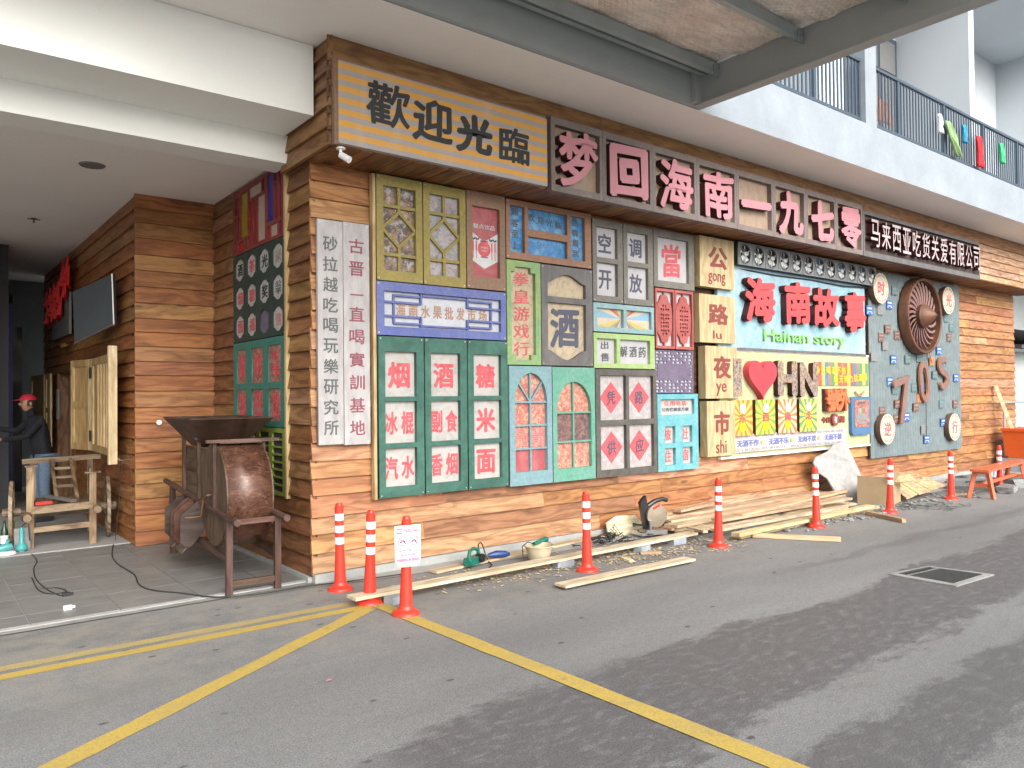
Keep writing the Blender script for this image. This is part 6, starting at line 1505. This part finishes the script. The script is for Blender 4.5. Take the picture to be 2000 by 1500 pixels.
tag(obj('gravel', bm, 'rubble_grey'), kind='stuff')
bm = NB()
for k in range(40):
    q = at(random.uniform(1745, 1860), random.uniform(984, 998), 2, .01); an = random.uniform(-.6, .6); L_ = random.uniform(.1, .35)
    tube(bm, [q, q+Vector((math.cos(an)*L_, math.sin(an)*L_, .01)), q+Vector((math.cos(an+.5)*L_*1.8, math.sin(an+.5)*L_*1.5, .0))], .004, 4)
tag(obj('twigs', bm, 'rag_grey'), kind='stuff')
# bench
t = thing('bench', 'long narrow red wooden bench at the right edge', 'bench', (13.05, 4.93, 0), R(6))
bm = NB(); box(bm, 0, 2.3, -.13, .13, .415, .45); bmesh.ops.bevel(bm, geom=bm.edges[:], offset=.004, segments=1); obj('seat', bm, 'bench_red', t)
for x in (.12, 2.1):
    for s in (-1, 1):
        bm = NB(); beam(bm, (x-.05*(1 if x < 1 else -1), s*.17, 0), (x, s*.09, .415), .045, .06); obj('leg', bm, 'bench_red', t)
    bm = NB(); beam(bm, (x, -.13, .20), (x, .13, .20), .03, .05); obj('cross_bar', bm, 'bench_red', t)
    bm = NB(); box(bm, x-.05, x+.05, -.12, .12, .38, .414); obj('bracket', bm, 'bench_red', t)
bm = NB(); beam(bm, (.12, 0, .22), (2.1, 0, .22), .04, .05); obj('stretcher', bm, 'bench_red', t)
# orange bin
q0 = at(1957, 870, 1, 6.34); BX = q0.x+.46; ZB = at(1990, 904, 1, 5.7).z; ZH = at(1990, 842, 1, 5.7).z-ZB
t = thing('orange_bin', 'bright orange plastic tub standing behind the bench', 'bin', (BX, 6.0, ZB))
bm = NB(); hexa(bm, [(-.40, -.30, 0), (.40, -.30, 0), (.40, .30, 0), (-.40, .30, 0), (-.45, -.34, ZH), (.45, -.34, ZH), (.45, .34, ZH), (-.45, .34, ZH)]); bmesh.ops.bevel(bm, geom=bm.edges[:], offset=.05, segments=3); obj('tub', bm, 'bin_orange', t, smooth=True)
bm = NB(); box(bm, -.48, .48, -.37, -.345, ZH-.05, ZH+.01); box(bm, -.48, -.455, -.344, .36, ZH-.05, ZH+.01); box(bm, .455, .48, -.344, .36, ZH-.05, ZH+.01); obj('rim', bm, 'bin_orange', t)
bm = NB(); box(bm, -.12, .12, -.352, -.325, ZH-.12, ZH-.09); obj('handle_slot', bm, 'letter_side', t)
bm = NB(); box(bm, BX-.45, BX+.5, 5.6, 6.4, .0, ZB); tag(obj('block_stack', bm, 'stone_blue', center=True), 'low stack of grey blocks carrying the orange tub', 'blocks')
A_, B_ = at(1944, 752, 1, 6.50), at(1982, 850, 1, 6.2)
bm = NB(); beam(bm, A_, B_, .07, .07); tag(obj('leaning_stick', bm, 'plank_wood', center=True, color=(.62, .52, .34)), 'pale timber stick leaning out of the orange tub against the wall', 'stick')
bm = NB(); tube(bm, [(BX-.1, 6.45, 1.42), (BX+1.6, 6.45, 1.42)], .02, 8); tube(bm, [(BX, 6.45, .5), (BX, 6.45, 1.42)], .02, 8); tag(obj('steel_trestle', bm, 'galvanised', center=True), 'grey tubular trestle behind the orange tub', 'trestle')
# neighbours past the end of the wall
t = thing('neighbour_house', 'pale grey neighbouring house past the end of the timber wall', 'building', (19.7, 6.6, 0))
bm = NB(); box(bm, .0, 14, .4, 4, 0, 2.6); obj('wall', bm, 'neighbour_wall', t)
bm = NB(); hexa(bm, [(-.05, -.1, 2.62), (14, -.1, 2.62), (14, 4, 3.2), (-.05, 4, 3.2), (-.05, -.1, 2.70), (14, -.1, 2.70), (14, 4, 3.3), (-.05, 4, 3.3)]); obj('roof', bm, 'charcoal', t)
bm = NB(); box(bm, .0, 14, 1.2, 4, 3.3, 5.2); obj('upper_wall', bm, 'neighbour_wall', t)
bm = NB(); box(bm, .1, .8, 1.16, 1.195, 3.4, 4.0); obj('window', bm, 'glass_dark', t)

# drain in the road
dr = thing('road_drain', 'square iron drain grating set in concrete in the road', 'drain', (7.36, 3.10, 0), R(0))
C4 = [at(1735, 1123, 2, 0), at(1812, 1107, 2, 0), at(1942, 1124, 2, 0), at(1868, 1147, 2, 0)]
O = dr.location; cx = sum(C4, Vector())/4
bm = NB()
for i in range(4):
    a, b = C4[i]-O, C4[(i+1) % 4]-O; c0 = cx-O; ai, bi = a.lerp(c0, .20), b.lerp(c0, .20)
    hexa(bm, [(a.x, a.y, .001), (b.x, b.y, .001), (bi.x, bi.y, .001), (ai.x, ai.y, .001), (a.x, a.y, .011), (b.x, b.y, .011), (bi.x, bi.y, .014), (ai.x, ai.y, .014)])
obj('concrete_collar', bm, 'strip_concrete', dr)
In = [(q-O).lerp(cx-O, .21) for q in C4]
bm = NB(); bm.faces.new([bm.verts.new((q.x, q.y, .003)) for q in In]); bmesh.ops.recalc_face_normals(bm, faces=bm.faces); obj('pit', bm, 'drain_pit', dr)
bm = NB(); beam(bm, In[0].lerp(In[3], .0)+Vector((0, 0, .011)), In[1]+Vector((0, 0, .011)), .014, .012); obj('frame_bar', bm, 'drain_iron', dr)
bm = NB(); beam(bm, In[0].lerp(In[3], .17)+Vector((0, 0, .011)), In[1].lerp(In[2], .17)+Vector((0, 0, .011)), .022, .012); obj('frame_bar', bm, 'tool_metal', dr)
for k in range(17):
    f_ = .20+.80*k/17; bm = NB(); a, b = In[0].lerp(In[3], f_), In[1].lerp(In[2], f_); beam(bm, a+Vector((0, 0, .010)), b+Vector((0, 0, .010)), .012, .008); obj('grate_bar', bm, 'drain_iron', dr)
for k in range(12):
    f_ = (k+.5)/12; bm = NB(); a, b = In[0].lerp(In[1], f_).lerp(In[3].lerp(In[2], f_), .18), In[3].lerp(In[2], f_); beam(bm, a+Vector((0, 0, .008)), b+Vector((0, 0, .008)), .008, .006); obj('cross_rod', bm, 'drain_iron', dr)
# litter
bm = NB(); q = at(642, 1329, 2, .004)
bm.faces.new([bm.verts.new(q+Vector(v_)) for v_ in ((-.02, -.01, 0), (.0, -.018, .004), (.022, -.004, .002), (.012, .016, .004), (-.014, .014, 0))]); tag(obj('pink_scrap', bm, 'ray_pink'), 'tiny pink scrap of paper on the asphalt', 'litter')

for o in SC.objects:
    if o.type == 'MESH' and o.name.startswith('tmp'): bpy.data.objects.remove(o)
